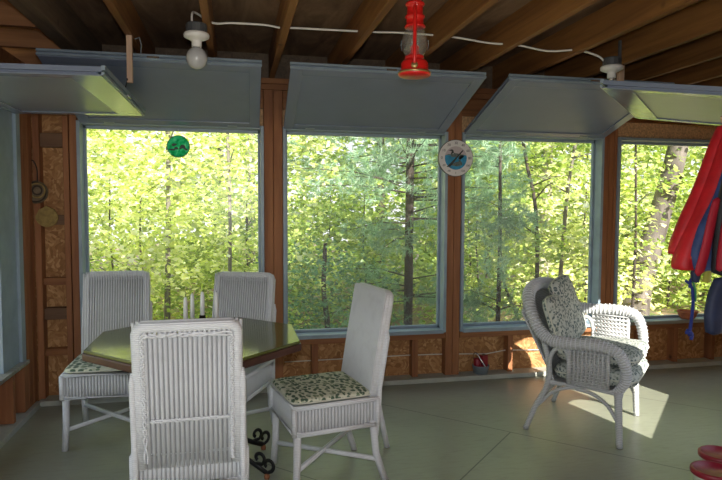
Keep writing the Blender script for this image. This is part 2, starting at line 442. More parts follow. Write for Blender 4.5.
# windows
def window(n, a, b, hazy=False, z0=.43, z1=2.03, d0=YB - .016, d1=YB + .135):
    w = struct('window_%d' % n); f = MB(); t = .024
    f.box(a - t, a, d0, d1, z0 - t, z1 + t); f.box(b, b + t, d0, d1, z0 - t, z1 + t)
    f.box(a, b, d0, d1, z1, z1 + t)
    f.box(a, b, d0 - .012, d1, z0 - .03, z0)
    p = YB + .1
    f.box(a, a + .018, p - .012, p + .02, z0, z1); f.box(b - .018, b, p - .012, p + .02, z0, z1)
    f.box(a, b, p - .012, p + .02, z0, z0 + .022); f.box(a, b, p - .012, p + .02, z1 - .022, z1)
    f.build('window_frame', M['frame'], w, bevel=.002)
    MB().box(a + .004, b - .004, p + .002, p + .005, z0 + .004, z1 - .004).build('pane', M['pane_hazy' if hazy else 'pane'], w)
window(1, -1.08, .198); window(2, .391, 1.681, True); window(3, 1.855, 3.107, True); window(4, 3.295, 4.62, True)
t4 = MB().box(3.275, 4.62, YB - .035, YS, .40, .428).build('trim_1', M['ledge'], bevel=.003); t4['kind'] = 'structure'
# side windows: blue boards, ledge and panes
def side_window(n, y0, y1, wide):
    w = struct('window_%d' % n)
    f = MB(); x0, x1 = XL - .10, XL + .012
    f.box(x0, x1 - .008, y1, y1 + wide, .39, 2.06)
    f.box(x0, x1 + .012, y1 + wide - .075, y1 + wide, .39, 2.06)
    f.box(x0, x1, y0 - .04, y0, .39, 2.06); f.box(x0, x1, y0, y1, 2.03, 2.06)
    f.build('window_frame', M['frame'], w, bevel=.003)
    MB().box(XL - .1, XL + .045, y0 - .04, y1 + wide, .386, .41).build('sill', M['ledge'], w, bevel=.003)
    MB().box(XL - .07, XL - .066, y0, y1, .41, 2.03).build('pane', M['pane'], w)
side_window(5, 2.62, 3.965, .345); side_window(6, 1.15, 2.40, .03); side_window(7, -.30, .95, .03); side_window(8, -1.75, -.50, .03)

# ------------------------------------------------------------------ shutters swung up under the rafters
def shutter(label, corner, u, v, w, d, thick=.036, mats=('blue', 'panel'), latch=True, stile=.075):
    """Framed board panel: corner = hinge corner of its underside, u along the hinge, v towards the free edge."""
    o = thing('window_shutter', label, 'shutter', corner, 0, 'window shutters swung up')
    u = Vector(u).normalized(); v = Vector(v).normalized(); n = u.cross(v)
    if n.z < 0: n = -n
    def B(mb, a0, a1, b0, b1, c0, c1):
        return mb.obox(u * (a0 + a1) / 2 + v * (b0 + b1) / 2 + n * (c0 + c1) / 2, u, v, n, (a1 - a0) / 2, (b1 - b0) / 2, (c1 - c0) / 2)
    e = .075
    b = MB(); B(b, .022, w - .022, .022, d - .022, .008, .02); b.build('board', M[mats[1]], o)
    f = MB(); B(f, 0, e, 0, d, 0, .008); B(f, w - e, w, 0, d, 0, .008); B(f, e, w - e, d - stile, d, 0, .008); B(f, e, w - e, 0, e, 0, .008)
    B(f, 0, .03, 0, d, .02, thick); B(f, w - .03, w, 0, d, .02, thick); B(f, .03, w - .03, d - .03, d, .02, thick); B(f, .03, w - .03, 0, .03, .02, thick)
    f.build('frame', M[mats[0]], o, bevel=.002)
    g = MB(); B(g, -.004, w + .004, d - .001, d + .012, .004, .016); B(g, -.004, w + .004, d - .001, d + .016, .026, thick + .004)
    g.build('edge_strip', M['frame'], o)
    for a in (.2, w - .2):
        h = MB(); B(h, a - .035, a + .035, -.004, .03, -.003, 0); h.build('hinge', M['galv'], o)
    if latch:
        l = MB(); B(l, w / 2 - .035, w / 2 + .035, d + .012, d + .022, .012, .024); l.build('latch', M['chrome'], o)
    return o
hz = 2.036
for a, b, lab in ((-1.075, .19, 'blue-grey shutter raised above the window with the round green ornament'),
                  (.372, 1.668, 'blue-grey shutter raised behind the hanging red lantern'),
                  (1.842, 3.115, 'blue-grey shutter raised above the window behind the wicker armchair')):
    v = Vector((-.022, -.84, .262))
    shutter(lab, (a, YB - .02, hz), (1, 0, 0), v, b - a, .885)
# the one over the side window, and the one over the slanting wall
sp = Vector((-.595, 2.99, 2.050)); sq = Vector((-.590, 4.235, 2.046))
ud = (sq - sp).normalized()
shutter('shutter propped flat over the side window, with a sunlit pale strip on its underside', sp + Vector((-.795, 0, -.012)), ud, (.795, 0, .012), (sq - sp).length, .79, .044, stile=.15)
pa = Vector((1.975, 2.942, 2.100)); ud = Vector((SQ, SQ, -.012)).normalized(); vd = Vector((-SQ, SQ, .17))
vd = (vd - ud * vd.dot(ud)).normalized()
shutter('shutter slung flat at a slant beside the hanging life vests, underside lit green', pa - vd * .885, ud, vd, 1.215, .885, .044, stile=.15)
# ------------------------------------------------------------------ dining chairs (front = -y)
def lean(v):            # y of the back's middle plane at height v
    return .205 + (v - .45) * .165
def make_chair(label, loc, rz, brace=False):
    o = thing('dining_chair', label, 'chair', loc, R(rz), 'white wicker dining chairs')
    W, F, B = .222, -.235, .215
    ap = MB().box(-W + .012, W - .012, F + .012, B - .012, .318, .445)
    apron = ap.build('seat_apron', M['wicker_dark'], o)
    rb = MB()
    n = 25
    for i in range(n):
        x = -W + .012 + (2 * W - .024) * i / (n - 1)
        for y in (F + .01, B - .01): rb.tube([(x, y, .31), (x, y, .45)], .0068, 5)
        yy = F + .012 + (B - F - .024) * i / (n - 1)
        for xx in (-W + .01, W - .01): rb.tube([(xx, yy, .31), (xx, yy, .45)], .0068, 5)
    rb.build('weave', M['wicker_rib'], apron, smooth=True)
    rim = MB()
    for z, r in ((.448, .013), (.314, .012)):
        rim.tube([(-W, F, z), (W, F, z), (W, B, z), (-W, B, z)], r, 7, closed=True)
    for x in (-W, W):
        for y in (F, B): rim.tube([(x, y, .31), (x, y, .45)], .014, 7)
    rim.build('seat_rim', M['wicker'], o, smooth=True)
    MB().box(-W + .005, W - .005, F + .005, B - .005, .440, .452).build('seat', M['wicker_seat'], o)
    # legs
    for x in (-1, 1):
        MB().tube([(x * .205, F + .02, .33), (x * .207, F + .018, .15), (x * .214, F + .008, .0)], [.021, .019, .0185], 9).build('leg', M['wicker'], o, smooth=True)
        MB().tube([(x * .205, B - .02, .33), (x * .207, B, .15), (x * .212, B + .05, 0)], [.021, .019, .0185], 9).build('leg', M['wicker'], o, smooth=True)
        MB().tube([(x * .208, lean(.80) + .012, .80), (x * .211, lean(.78) + .018, .76), (x * .211, lean(.5) + .020, .5), (x * .211, B + .012, .36), (x * .210, B + .0, .25)], [.008, .012, .013, .013, .012], 8).build('back_post', M['wicker'], o, smooth=True)
    for s in (-1, 1):
        MB().tube([(s * .206, F + .02, .125 + .004 * s), (-s * .208, B + .005, .125 + .004 * s)], .0135, 8).build('stretcher', M['wicker'], o, smooth=True)
    # back: woven panel with thick rolled border
    L = Matrix(((1, 0, 0, 0), (0, .9866, .163, lean(0)), (0, -.163, .9866, 0), (0, 0, 0, 1)))
    def P(x, w, v): return L @ Vector((x, w, v))
    v0, v1, hw = .40, 1.017, .196
    core = MB().obox(P(0, 0, .675), L @ Vector((1, 0, 0)) - L @ Vector((0, 0, 0)), L @ Vector((0, 1, 0)) - L @ Vector((0, 0, 0)), L @ Vector((0, 0, 1)) - L @ Vector((0, 0, 0)), hw - .02, .012, .285)
    back = core.build('backrest', M['wicker_dark'], o)
    ribs = MB(); n = 27
    for i in range(n):
        x = -hw - .008 + (2 * hw + .016) * i / (n - 1)
        top = v1 - .006 - (.006 if i in (0, n - 1) else 0)
        ribs.tube([P(x, -.027, v0), P(x, -.029, .7), P(x, -.026, top)], .0066, 5)
    nb = 18
    for i in range(nb):
        x = -.157 + .314 * i / (nb - 1)
        ribs.tube([P(x, .019, v0), P(x, .019, .99)], .0070, 5)
    ribs.build('weave', M['wicker_rib'], back, smooth=True)
    # rolled, wrapped border
    bd = MB(); hc = .188; tc = .997
    for w_ in (-.008, .008):
        bd.tube([P(-hc, w_, v0), P(-hc, w_, .7), P(-hc, w_, tc - .025), P(-hc + .008, w_, tc - .008), P(-hc + .025, w_, tc), P(0, w_, tc), P(hc - .025, w_, tc), P(hc - .008, w_, tc - .008), P(hc, w_, tc - .025), P(hc, w_, .7), P(hc, w_, v0)], .0225, 10, up=(0, 1, 0))
    bd.build('back_border', M['wicker'], back, smooth=True)
    br = MB()
    def braid(pts):
        for ph in (0, PI):
            q = []
            for a, b in zip(pts, pts[1:]):
                a = Vector(a); b = Vector(b); k = max(2, int((b - a).length / .008))
                for i in range(k):
                    t = i / k; p = a.lerp(b, t); s_ = math.sin((p - Vector(pts[0])).length / .03 * 2 * PI / 1.0 + ph) * .006
                    d = (b - a).normalized(); q.append(P(p.x - d.y * s_, .027 + .003 * math.cos(i + ph), p.y + d.x * s_))
            br.tube(q, .0052, 5)
    braid([(-.168, .42), (-.168, .968), (.168, .968), (.168, .42)])
    braid([(-.155, .61), (.155, .61)])
    br.build('braid', M['wicker'], back, smooth=True)
    if brace:
        MB().tube([(-.19, .295, .75), (-.185, .36, .5), (-.178, .42, .2), (-.17, .462, 0)], [.014, .018, .017, .017], 8).build('back_brace', M['wicker'], o, smooth=True)
    return o
chL = make_chair('white wicker dining chair with leaf-print pad, nearest the corner studs, its back against the window', (-.775, 3.93, 0), 0)
chB = make_chair('white wicker dining chair pushed under the far side of the table beside the window post', (-.055, 3.745, 0), -25)
chR = make_chair('white wicker dining chair standing sideways between table and armchair, leaf-print pad on its seat', (.467, 3.125, 0), -79, True)
chF = make_chair('white wicker dining chair seen squarely from behind, in front of the table', (-.188, 2.665, 0), 181)
def pad(label, ch, dx=0):
    o = thing('seat_pad', label, 'cushion', ch.location + Vector((0, 0, .453)), ch.rotation_euler.z, 'leaf-print seat pads')
    p = MB().pillow((0, -.02, .0215), (1, 0, 0), (0, 1, 0), (0, 0, 1), .216, .222, .021, .22, 40).build('pad_cover', M['pad'], o, smooth=True)
    q = [(math.copysign(abs(math.cos(a)) ** .22, math.cos(a)) * .217, -.02 + math.copysign(abs(math.sin(a)) ** .22, math.sin(a)) * .223, .018) for a in [2 * PI * i / 60 for i in range(60)]]
    MB().tube(q, .0045, 5, closed=True).build('piping', M['piping'], o, smooth=True)
pad('leaf-print seat pad on the chair nearest the corner studs', chL)
pad('green and cream leaf-print seat pad on the sideways chair between table and armchair', chR)

# ------------------------------------------------------------------ octagonal table on scrolled iron legs
T = thing('octagonal_table', 'octagonal table with dark glossy top, brown edge and black scrolled iron legs', 'table', (-.198, 3.285, 0))
hf = .535; k = hf * math.tan(PI / 8)
octo = [(hf, k), (k, hf), (-k, hf), (-hf, k), (-hf, -k), (-k, -hf), (k, -hf), (hf, -k)]
def sc(p, s): return [(x * s, y * s) for x, y in p]
MB().prism(sc(octo, .985), .728, .7425).build('table_top', M['tabletop'], T, bevel=.003)
e = MB(); o8, i8, m8 = octo, sc(octo, .93), sc(octo, .985)
e.prism(octo, .690, .728)
e.build('table_edge', M['tableedge'], T, bevel=.006)
def arc(c, r0, r1, a0, a1, n, f):
    return [f(c[0] + (r0 + (r1 - r0) * i / n) * math.cos(a0 + (a1 - a0) * i / n), c[1] + (r0 + (r1 - r0) * i / n) * math.sin(a0 + (a1 - a0) * i / n)) for i in range(n + 1)]
MB().box(-.17, .17, -.17, .17, .676, .690).build('top_plate', M['iron'], T)
for i, a in enumerate((32, 148, 212, 328)):
    ca, sa = math.cos(R(a)), math.sin(R(a))
    def f(r, z): return (r * ca + .045, r * sa + .015, z)
    pts = [f(.20, .676), f(.16, .60), f(.09, .50), f(.06, .40), f(.07, .29), f(.12, .19), f(.20, .115), f(.29, .066), f(.365, .030)]
    L = MB().tube(pts, .0145, 8, flat=.5, up=(-sa, ca, 0)).build('leg', M['iron'], T, smooth=True)
    # two scrolls rolling up from the toe
    s1 = [f(.365, .03)] + arc((.372, .075), .038, .014, -PI * .4, PI * 1.3, 18, f)
    s2 = [f(.28, .07)] + arc((.318, .105), .036, .014, -PI * .35, PI * 1.3, 16, f)
    s3 = arc((.115, .60), .05, .016, PI * .1, -PI * 1.5, 16, f)
    for q in (s1, s2, s3): MB().tube(q, .0105, 6, flat=.55, up=(-sa, ca, 0)).build('scroll', M['iron'], L, smooth=True)
    MB().lathe([(.0, 0), (.014, 0), (.016, .012), (.012, .026), (0, .03)], f(.365, 0), 10).build('foot', M['rust'], L, smooth=True)
MB().lathe([(.055, .385), (.062, .392), (.062, .412), (.055, .42)], (.045, .015, 0), n=20).build('collar', M['iron'], T, smooth=True)

# candle holder and its four candles
tz = .7428
CH = thing('candle_holder', 'black iron candle holder with four cups on the octagonal table', 'candle holder', (-.185, 3.30, tz))
CP = [(-.075, -.05, .062, 'shortest white taper candle at the end of the black holder'), (-.048, .075, .066, 'white taper candle standing close behind the shortest one'),
      (.010, .0, .095, 'tallest white taper candle in the centre of the black holder'), (.083, .02, .066, 'white taper candle standing alone in front of the far chair back')]
MB().lathe([(0, 0), (.045, 0), (.045, .006), (.012, .012), (.008, .05), (.008, .07), (0, .07)], (.01, 0, 0), 16).build('base', M['iron'], CH, smooth=True)
for i, (x, y, z, lab) in enumerate(CP):
    g = MB()
    if i != 2: g.tube([(.01, 0, .03), ((x + .01) / 2, y / 2, .012), (x, y, .022), (x, y, z - .02)], .005, 6)
    else: g.tube([(.01, 0, .05), (.01, 0, z - .02)], .008, 6)
    ar = g.build('arm', M['iron'], CH, smooth=True)
    cx = x if i != 2 else .01
    MB().lathe([(0, -.022), (.010, -.022), (.018, -.014), (.0165, .014), (.0195, .016), (.0125, .017), (.0125, -.004), (0, -.004)], (cx, y, z), 14).build('cup', M['iron'], ar, smooth=True)
    h = (.162, .158, .142, .170)[i]
    if i == 2: h = .148
    c = thing('taper_candle', lab, 'candle', (-.185 + cx, 3.30 + y, tz + z - .003), 0, 'white candles in the iron holder')
    MB().lathe([(0, 0), (.0115, 0), (.0112, h * .6), (.0095, h - .012), (.006, h - .002), (0, h)], n=14).build('wax', M['candle'], c, smooth=True)
    MB().tube([(0, 0, h - .003), (.001, 0, h + .006)], .0014, 5).build('wick', M['wick'], c)

# ------------------------------------------------------------------ wicker armchair (front = -y)
A = thing('wicker_armchair', 'grey-white wicker armchair with rolled arms and pierced side panels, by the window', 'armchair', (2.285, 3.52, 0), R(45))
wk = M['wicker_grey']
def smooth_path(pts, k=6):
    P = [Vector(p) for p in pts]; out = []
    for i in range(len(P) - 1):
        p0 = P[max(i - 1, 0)]; p1 = P[i]; p2 = P[i + 1]; p3 = P[min(i + 2, len(P) - 1)]
        for j in range(k):
            t = j / k
            out.append(.5 * ((2 * p1) + (p2 - p0) * t + (2 * p0 - 5 * p1 + 4 * p2 - p3) * t * t + (3 * p1 - p0 - 3 * p2 + p3) * t ** 3))
    out.append(P[-1]); return out
half = [(.315, -.262, .335), (.335, -.308, .41), (.35, -.308, .50), (.36, -.26, .585), (.362, -.14, .612), (.362, .02, .605), (.356, .13, .612), (.342, .205, .665), (.318, .265, .765), (.255, .305, .855), (.13, .325, .898)]
def ft(x, z): return z + .11 * max(0, x) / .36 * max(0, min(1, (z - .36) / .2)) * max(0, min(1, (.95 - z) / .2))
full = [(-x, y, z) for x, y, z in half] + [(0, .33, .908)] + [(x, y, ft(x, z)) for x, y, z in reversed(half)]
roll = smooth_path(full, 6)
rad = []
for i in range(len(roll)):
    t = min(i, len(roll) - 1 - i) / (len(roll) / 2)
    rad.append(.024 + .014 * min(1, t * 3))
arm = MB().tube(roll, rad, 10).build('rolled_edge', wk, A, smooth=True)
wr_ = MB()
for i in range(0, len(roll) - 1):
    p = roll[i]; q = roll[min(i + 1, len(roll) - 1)]; m_ = p.lerp(q, .5); d = (q - p).normalized()
    for mm, rr in ((p, rad[i]),):
        x = d.cross(Vector((0, 0, 1))); x = x.normalized() if x.length > .01 else Vector((1, 0, 0)); y = d.cross(x)
        wr_.tube([mm + x * math.cos(a) * (rr + .001) + y * math.sin(a) * (rr + .001) for a in [2 * PI * j / 12 for j in range(12)]], .0035, 4, closed=True)
wr_.build('wrapping', M['wicker'], arm, smooth=True)
# curved back shell, woven both ways
def bk(u, v):
    a = (u - .5) * 2; top = .875 - .12 * abs(a) ** 3.0 + .05 * max(0, a)
    z = .335 + (top - .335) * v
    x = a * (.300 + .02 * v)
    y = .150 + .185 * v + .02 * (1 - a * a) * 1.0 - .035 * a * a * (1 - v * .6)
    return Vector((x, y, z))
sh = MB().grid(bk, 20, 16); 
shell = sh.build('back_shell', M['wicker_grey'], A, smooth=True, solid=1); sm = shell.modifiers.new('thick', 'SOLIDIFY'); sm.thickness = .012; sm.offset = 0
wv = MB()
for i in range(27): wv.tube([bk(i / 26, j / 12) for j in range(13)], .008, 5)
for j in range(28): wv.tube([bk(i / 16, j / 27) + Vector((0, .006 * (1 if (i + j) % 2 else -1), 0)) for i in range(17)], .006, 4)
wv.build('weave', wk, shell, smooth=True)
for s in (-1, 1):
    # pierced side panel with arched gaps before and behind it
    X = s * .345
    pn = MB()
    ys = [-.205 + .215 * i / 9 for i in range(10)]
    HZ = .60 if s < 0 else .685
    zs = [.350 + (HZ - .355) * i / 12 for i in range(13)]
    for y in ys: pn.tube([(X, y, .345), (X + s * .008, y, HZ)], .0075, 5)
    for z in zs: pn.tube([(X, -.212, z), (X, .015, z)], .0072, 5)
    for kx in range(-9, 12):
        a_ = [(X + s * .002, -.205 + (kx + t) * .0239, .35 + t * .0239) for t in (0, 12)]
        y_a, z_a = a_[0][1], a_[0][2]; t0 = max(0, (-.205 - y_a)); t1 = min(HZ - .36, .01 - y_a)
        if t1 > t0: pn.tube([(X, y_a + t0, z_a + t0), (X, y_a + t1, z_a + t1)], .006, 4)
    pn.tube([(X, -.212, .345), (X + s * .01, -.212, HZ)], .013, 6); pn.tube([(X, .018, .345), (X + s * .01, .018, HZ)], .013, 6)
    pn.build('side_panel', wk, A, smooth=True)
    MB().tube(smooth_path([(X, .018, HZ - .12), (X, .03, HZ - .06), (X, .06, HZ - .03), (X, .10, HZ - .045), (s * .335, .135, HZ - .11), (s * .32, .15, .36)], 4), .014, 7).build('side_arch', wk, A, smooth=True)
    MB().tube(smooth_path([(s * .330, .285, 0), (s * .325, .225, .16), (s * .318, .155, .31), (s * .315, .150, .46), (s * .318, .20, .64), (s * .318, .25, .75)], 4), [.017] * 8 + [.019] * 13, 8).build('leg', wk, A, smooth=True)
    MB().tube(smooth_path([(s * .330, -.285, 0), (s * .328, -.277, .16), (s * .325, -.268, .34)], 4), [.019 + .0006 * i for i in range(9)], 8).build('leg', wk, A, smooth=True)
    MB().tube(smooth_path([(s * .328, -.272, .15), (s * .325, -.21, .245), (s * .32, -.12, .30), (s * .32, -.02, .315)], 4), .0115, 6).build('brace', wk, A, smooth=True)
    MB().tube(smooth_path([(s * .325, .205, .175), (s * .32, .12, .27), (s * .32, .03, .312), (s * .32, -.02, .318)], 4), .0115, 6).build('brace', wk, A, smooth=True)
sf = MB()
for z, r in ((.33, .019),):
    sf.tube([(-.325, -.268, z), (.325, -.268, z), (.315, .150, z), (-.315, .150, z)], r, 8, closed=True)
sf.box(-.31, .31, -.26, .145, .318, .334)
sf.build('seat_frame', wk, A, smooth=False)
# front skirt with a shallow arch
def skf(u, v):
    a = (u - .5) * 2; lo = .285 - .115 * abs(a) ** 3
    return Vector((a * .318, -.270 - .004 * math.sin(u * 60), .335 + (lo - .335) * v))
sk = MB().grid(skf, 60, 6).build('front_skirt', wk, A, smooth=True); sm = sk.modifiers.new('thick', 'SOLIDIFY'); sm.thickness = .012
for x0, x1, name in ((-.33, .33, 'stretcher'),):
    MB().tube([(-.322, .18, .24), (.322, .18, .24)], .011, 6).build(name, wk, A, smooth=True)

def wpt(x, y, z): return A.matrix_basis @ Vector((x, y, z))
from mathutils import Matrix as _M
Am = _M.Translation(A.location) @ _M.Rotation(R(45), 4, 'Z')
def cush(name, label, c, ax, ay, az, hx, hy, hz, e=.3):
    o = thing(name, label, 'cushion', Am @ Vector(c), R(45), 'floral armchair cushions')
    MB().pillow((0, 0, 0), ax, ay, az, hx, hy, hz, e, 44).build('cover', M['floral'], o, smooth=True)
    ax = Vector(ax).normalized(); ay = Vector(ay).normalized()
    q = [ax * (math.copysign(abs(math.cos(a)) ** e, math.cos(a)) * (hx + .002)) + ay * (math.copysign(abs(math.sin(a)) ** e, math.sin(a)) * (hy + .002)) for a in [2 * PI * i / 64 for i in range(64)]]
    MB().tube(q, .005, 5, closed=True).build('piping', M['piping'], o, smooth=True)
    return o
cush('seat_cushion', 'lower floral seat cushion, its front bulging over the wicker armchair rail', (0, -.115, .396), (1, 0, 0), (0, 1, 0), (0, 0, 1), .298, .248, .060, .25)
cush('seat_cushion', 'upper floral seat cushion catching the sun in the wicker armchair', (.03, -.115, .503), (1, 0, 0), (0, 1, -.04), (0, .04, 1), .285, .245, .048, .25)
bz = Vector((0, .36, 1)).normalized(); bn = Vector((0, 1, -.36)).normalized()
cush('back_cushion', 'taller floral back cushion leaning in the wicker armchair, its corner standing up', (.135, .145, .748), (1, 0, .08), bz - Vector((.08, 0, 0)), bn, .195, .215, .045, .3)
cush('back_cushion', 'smaller floral back cushion propped in front of the taller one', (-.205, .115, .690), (1, 0, -.03), bz + Vector((.03, 0, 0)), bn, .15, .185, .045, .3)
# ------------------------------------------------------------------ lamps, cable, sticks
def bulb_lamp(label, loc, big=1.0, strap=False):
    o = thing('bulb_lamp', label, 'lamp', loc, 0, 'bare bulb lamps under the rafters')
    jb = MB().lathe([(0, 0), (.052, 0), (.056, -.006), (.056, -.046), (.05, -.05), (0, -.05)], n=16).build('junction_box', M['boxgrey'], o)
    if strap: MB().box(.045, .06, -.008, .008, -.01, .11).build('strap', M['boxgrey'], jb)
    MB().lathe([(0, -.05), (.064, -.05), (.068, -.058), (.066, -.072), (.045, -.082), (.030, -.088), (.026, -.095), (.026, -.122), (0, -.122)], n=24).build('socket', M['porcelain'], o, smooth=True)
    MB().lathe([(.018, -.122), (.019, -.132), (.018, -.14)], n=16).build('bulb_cap', M['chrome'], o, smooth=True)
    pr = [(.017, -.138)]
    for i in range(13):
        a = -PI * .36 + (PI * .86) * i / 12
        pr.append((.056 * math.cos(a), -.180 - .058 * math.sin(a)))
    if big < .8: pr = [(.012, -.138), (.017, -.15), (.019, -.175), (.017, -.2), (.008, -.212), (0, -.213)]
    MB().lathe(pr, n=24).build('bulb', M['bulb'], o, smooth=True)
    return o
bulb_lamp('bare frosted bulb in a white porcelain socket, hanging above the table', (-.192, 3.35, ZR))
bulb_lamp('small bulb in a white porcelain socket beside a pale stick, behind the slanting shutter', (2.30, 3.33, 2.372), .6, True)
cb = smooth_path([(-.215, 3.36, 2.42), (-.215, 3.36, 2.47), (-.20, 3.42, 2.5), (-.11, 3.5, 2.475), (-.006, 3.5, 2.482), (.179, 3.5, 2.483), (.276, 3.5, 2.472), (.345, 3.5, 2.477), (.7, 3.5, 2.482), (.833, 3.5, 2.485), (1.013, 3.5, 2.491), (1.319, 3.5, 2.486), (1.556, 3.5, 2.464), (1.745, 3.5, 2.463), (1.959, 3.5, 2.438), (2.14, 3.46, 2.444), (2.215, 3.36, 2.39), (2.25, 3.34, 2.355)], 4)
tag(MB().tube(cb, .0062, 6).build('electric_cable', M['cable'], smooth=True), 'white electric cable strung through the rafters between the two bulb lamps', 'cable')
st = thing('prop_stick', 'pale wooden stick hanging from a rafter over the side shutter', 'stick', (-.583, 3.66, 2.152), 0, 'hanging prop sticks')
MB().obox((0, 0, .135), (1, 0, 0), (0, 1, 0), (0, 0, 1), .0155, .014, .135).build('stick', M['stick'], st, bevel=.003)
MB().tube([(-.035, 0, -.10), (-.03, 0, -.04), (-.012, -.01, .01), (-.012, -.02, .02)], .004, 5).build('hook', M['iron'], st)
MB().tube([(.03, 0, .25), (.055, 0, .26), (.065, 0, .22), (.06, 0, .15)], .003, 5).build('eye_screw', M['galv'], st)
st = thing('prop_stick', 'pale wooden stick hanging behind the small bulb lamp', 'stick', (2.625, 3.70, 2.26), 0, 'hanging prop sticks')
MB().obox((0, 0, .11), (1, 0, 0), (0, 1, 0), (0, 0, 1), .022, .014, .11).build('stick', M['stick'], st, bevel=.003)
MB().tube([(0, -.02, .02), (0, -.03, 0), (0, -.02, -.02)], .004, 5).build('hook', M['iron'], st)

# ------------------------------------------------------------------ red hurricane lantern
Ln = thing('hurricane_lantern', 'red hurricane lantern with clear glass globe hanging from the ceiling', 'lantern', (.829, 2.70, 2.056), R(-17))
tk = MB().lathe([(0, .002), (.070, .0), (.076, .006), (.076, .016), (.072, .022), (.066, .026), (.064, .034), (.063, .060), (.056, .070), (.030, .076), (0, .076)], n=28).build('tank', M['red'], Ln, smooth=True)
MB().lathe([(.0765, .010), (.0785, .014), (.0765, .019)], n=28).build('tank_band', M['brass'], tk, smooth=True)
MB().lathe([(.012, 0), (.016, .004), (.016, .012), (.012, .016), (0, .016)], (.0, -.062, .036), 10, Matrix.Rotation(R(75), 4, 'X')).build('filler_cap', M['brass'], tk, smooth=True)
MB().lathe([(0, .074), (.036, .074), (.044, .082), (.044, .092), (.028, .098), (.020, .116), (.022, .135), (.012, .145), (0, .145)], n=24).build('burner', M['red'], Ln, smooth=True)
MB().lathe([(.040, .092), (.052, .112), (.060, .145), (.058, .175), (.047, .205), (.040, .222)], n=28).build('globe', M['glass'], Ln, smooth=True)
MB().lathe([(.045, .222), (.050, .226), (.046, .234), (.040, .24), (.040, .262), (.046, .268), (.046, .276), (.038, .282), (.036, .318), (.043, .324), (.046, .33), (.040, .338), (.026, .345), (0, .347)], n=26).build('chimney', M['red'], Ln, smooth=True)
for s in (-1, 1):
    MB().tube(smooth_path([(0, s * .055, .03), (0, s * .074, .06), (0, s * .078, .14), (0, s * .076, .24), (0, s * .06, .30), (0, s * .036, .305)], 5), .0085, 8).build('side_tube', M['red'], Ln, smooth=True)
    MB().tube(smooth_path([(s * .062, 0, .165), (s * .064, .02, .15), (s * .06, 0, .12)], 4), .0018, 5).build('guard_wire', M['galv'], Ln)
MB().tube(smooth_path([(0, -.078, .25), (0, -.066, .34), (0, -.03, .42), (0, 0, .435), (0, .03, .42), (0, .066, .34), (0, .078, .25)], 5), .0024, 6).build('bail_handle', M['red'], Ln, smooth=True)
MB().tube(smooth_path([(0, 0, .562), (0, 0, .47), (.004, 0, .43), (.012, 0, .425), (.014, 0, .44)], 4), .003, 6).build('hanging_hook', M['iron'], Ln, smooth=True)

# ------------------------------------------------------------------ round dial with two loons on the post
Dl = thing('dial_thermometer', 'round white dial thermometer picturing two loons on blue water, on the wooden post', 'thermometer', (1.768, YB - .002, 1.842))
MX = Matrix.Rotation(R(90), 4, 'X')
def disc(r0, r1, y0, y1, n=48):
    return MB().lathe([(r0, y0), (r1, y0), (r1, y1), (r0, y1)], n=n, M=MX)
disc(0, .150, 0, .020).build('rim', M['dialrim'], Dl, smooth=False)
face = disc(0, .1455, .018, .0225).build('face', M['dialwhite'], Dl)
def poly(pts, d, mat, name, parent):
    n = len(pts); mb = MB(); mb.add([(x, -d, z) for x, z in pts], [tuple(range(n))]); return mb.build(name, mat, parent)
rp = .095
seg = [(rp * math.cos(a), rp * math.sin(a)) for a in [2 * PI * i / 48 for i in range(48)]]
poly(seg, .0230, M['dialpink'], 'picture', Dl)
wy = .022
wtr = [p for p in [(rp * .995 * math.cos(a), rp * .995 * math.sin(a)) for a in [PI - .23 + (PI + .46) * i / 40 for i in range(41)]]]
poly(wtr, .0234, M['dialblue'], 'water', Dl)
poly([(-.092, wy), (-.06, .031), (-.02, .026), (.02, .034), (.06, .030), (.092, wy)], .0236, M['dialtree'], 'treeline', Dl)
loon1 = [(-.044, .012), (-.046, .030), (-.040, .044), (-.036, .054), (-.046, .058), (-.068, .060), (-.047, .067), (-.036, .070), (-.025, .066), (-.020, .056), (-.020, .044), (-.004, .040), (.020, .036), (.036, .028), (.030, .018), (.006, .010), (-.022, .006)]
poly(loon1, .0240, M['loonspeck'], 'loon', Dl)
poly([(-.046, .030), (-.040, .044), (-.036, .054), (-.046, .058), (-.068, .060), (-.047, .067), (-.036, .070), (-.025, .066), (-.020, .056), (-.020, .042), (-.030, .036)], .0244, M['loon'], 'loon_head', Dl)
loon2 = [(-.040, -.060), (-.034, -.048), (-.010, -.036), (.018, -.030), (.030, -.022), (.032, -.004), (.036, .012), (.046, .016), (.072, .016), (.056, .022), (.046, .025), (.034, .022), (.024, .008), (.026, -.006), (.040, -.020), (.056, -.040), (.052, -.058), (.010, -.068)]
poly(loon2[::-1], .0240, M['loonspeck'], 'loon', Dl)
poly([(.030, -.022), (.032, -.004), (.036, .012), (.046, .016), (.072, .016), (.056, .022), (.046, .025), (.034, .022), (.022, .008), (.022, -.010)], .0244, M['loon'], 'loon_head', Dl)
for a, b in (((-.030, .034), (-.020, .037)), ((.024, -.012), (.034, -.010))):
    MB().bar((a[0], -.0247, a[1]), (b[0], -.0247, b[1]), .004, .0006, (0, 1, 0)).build('neck_band', M['loonwhite'], Dl)
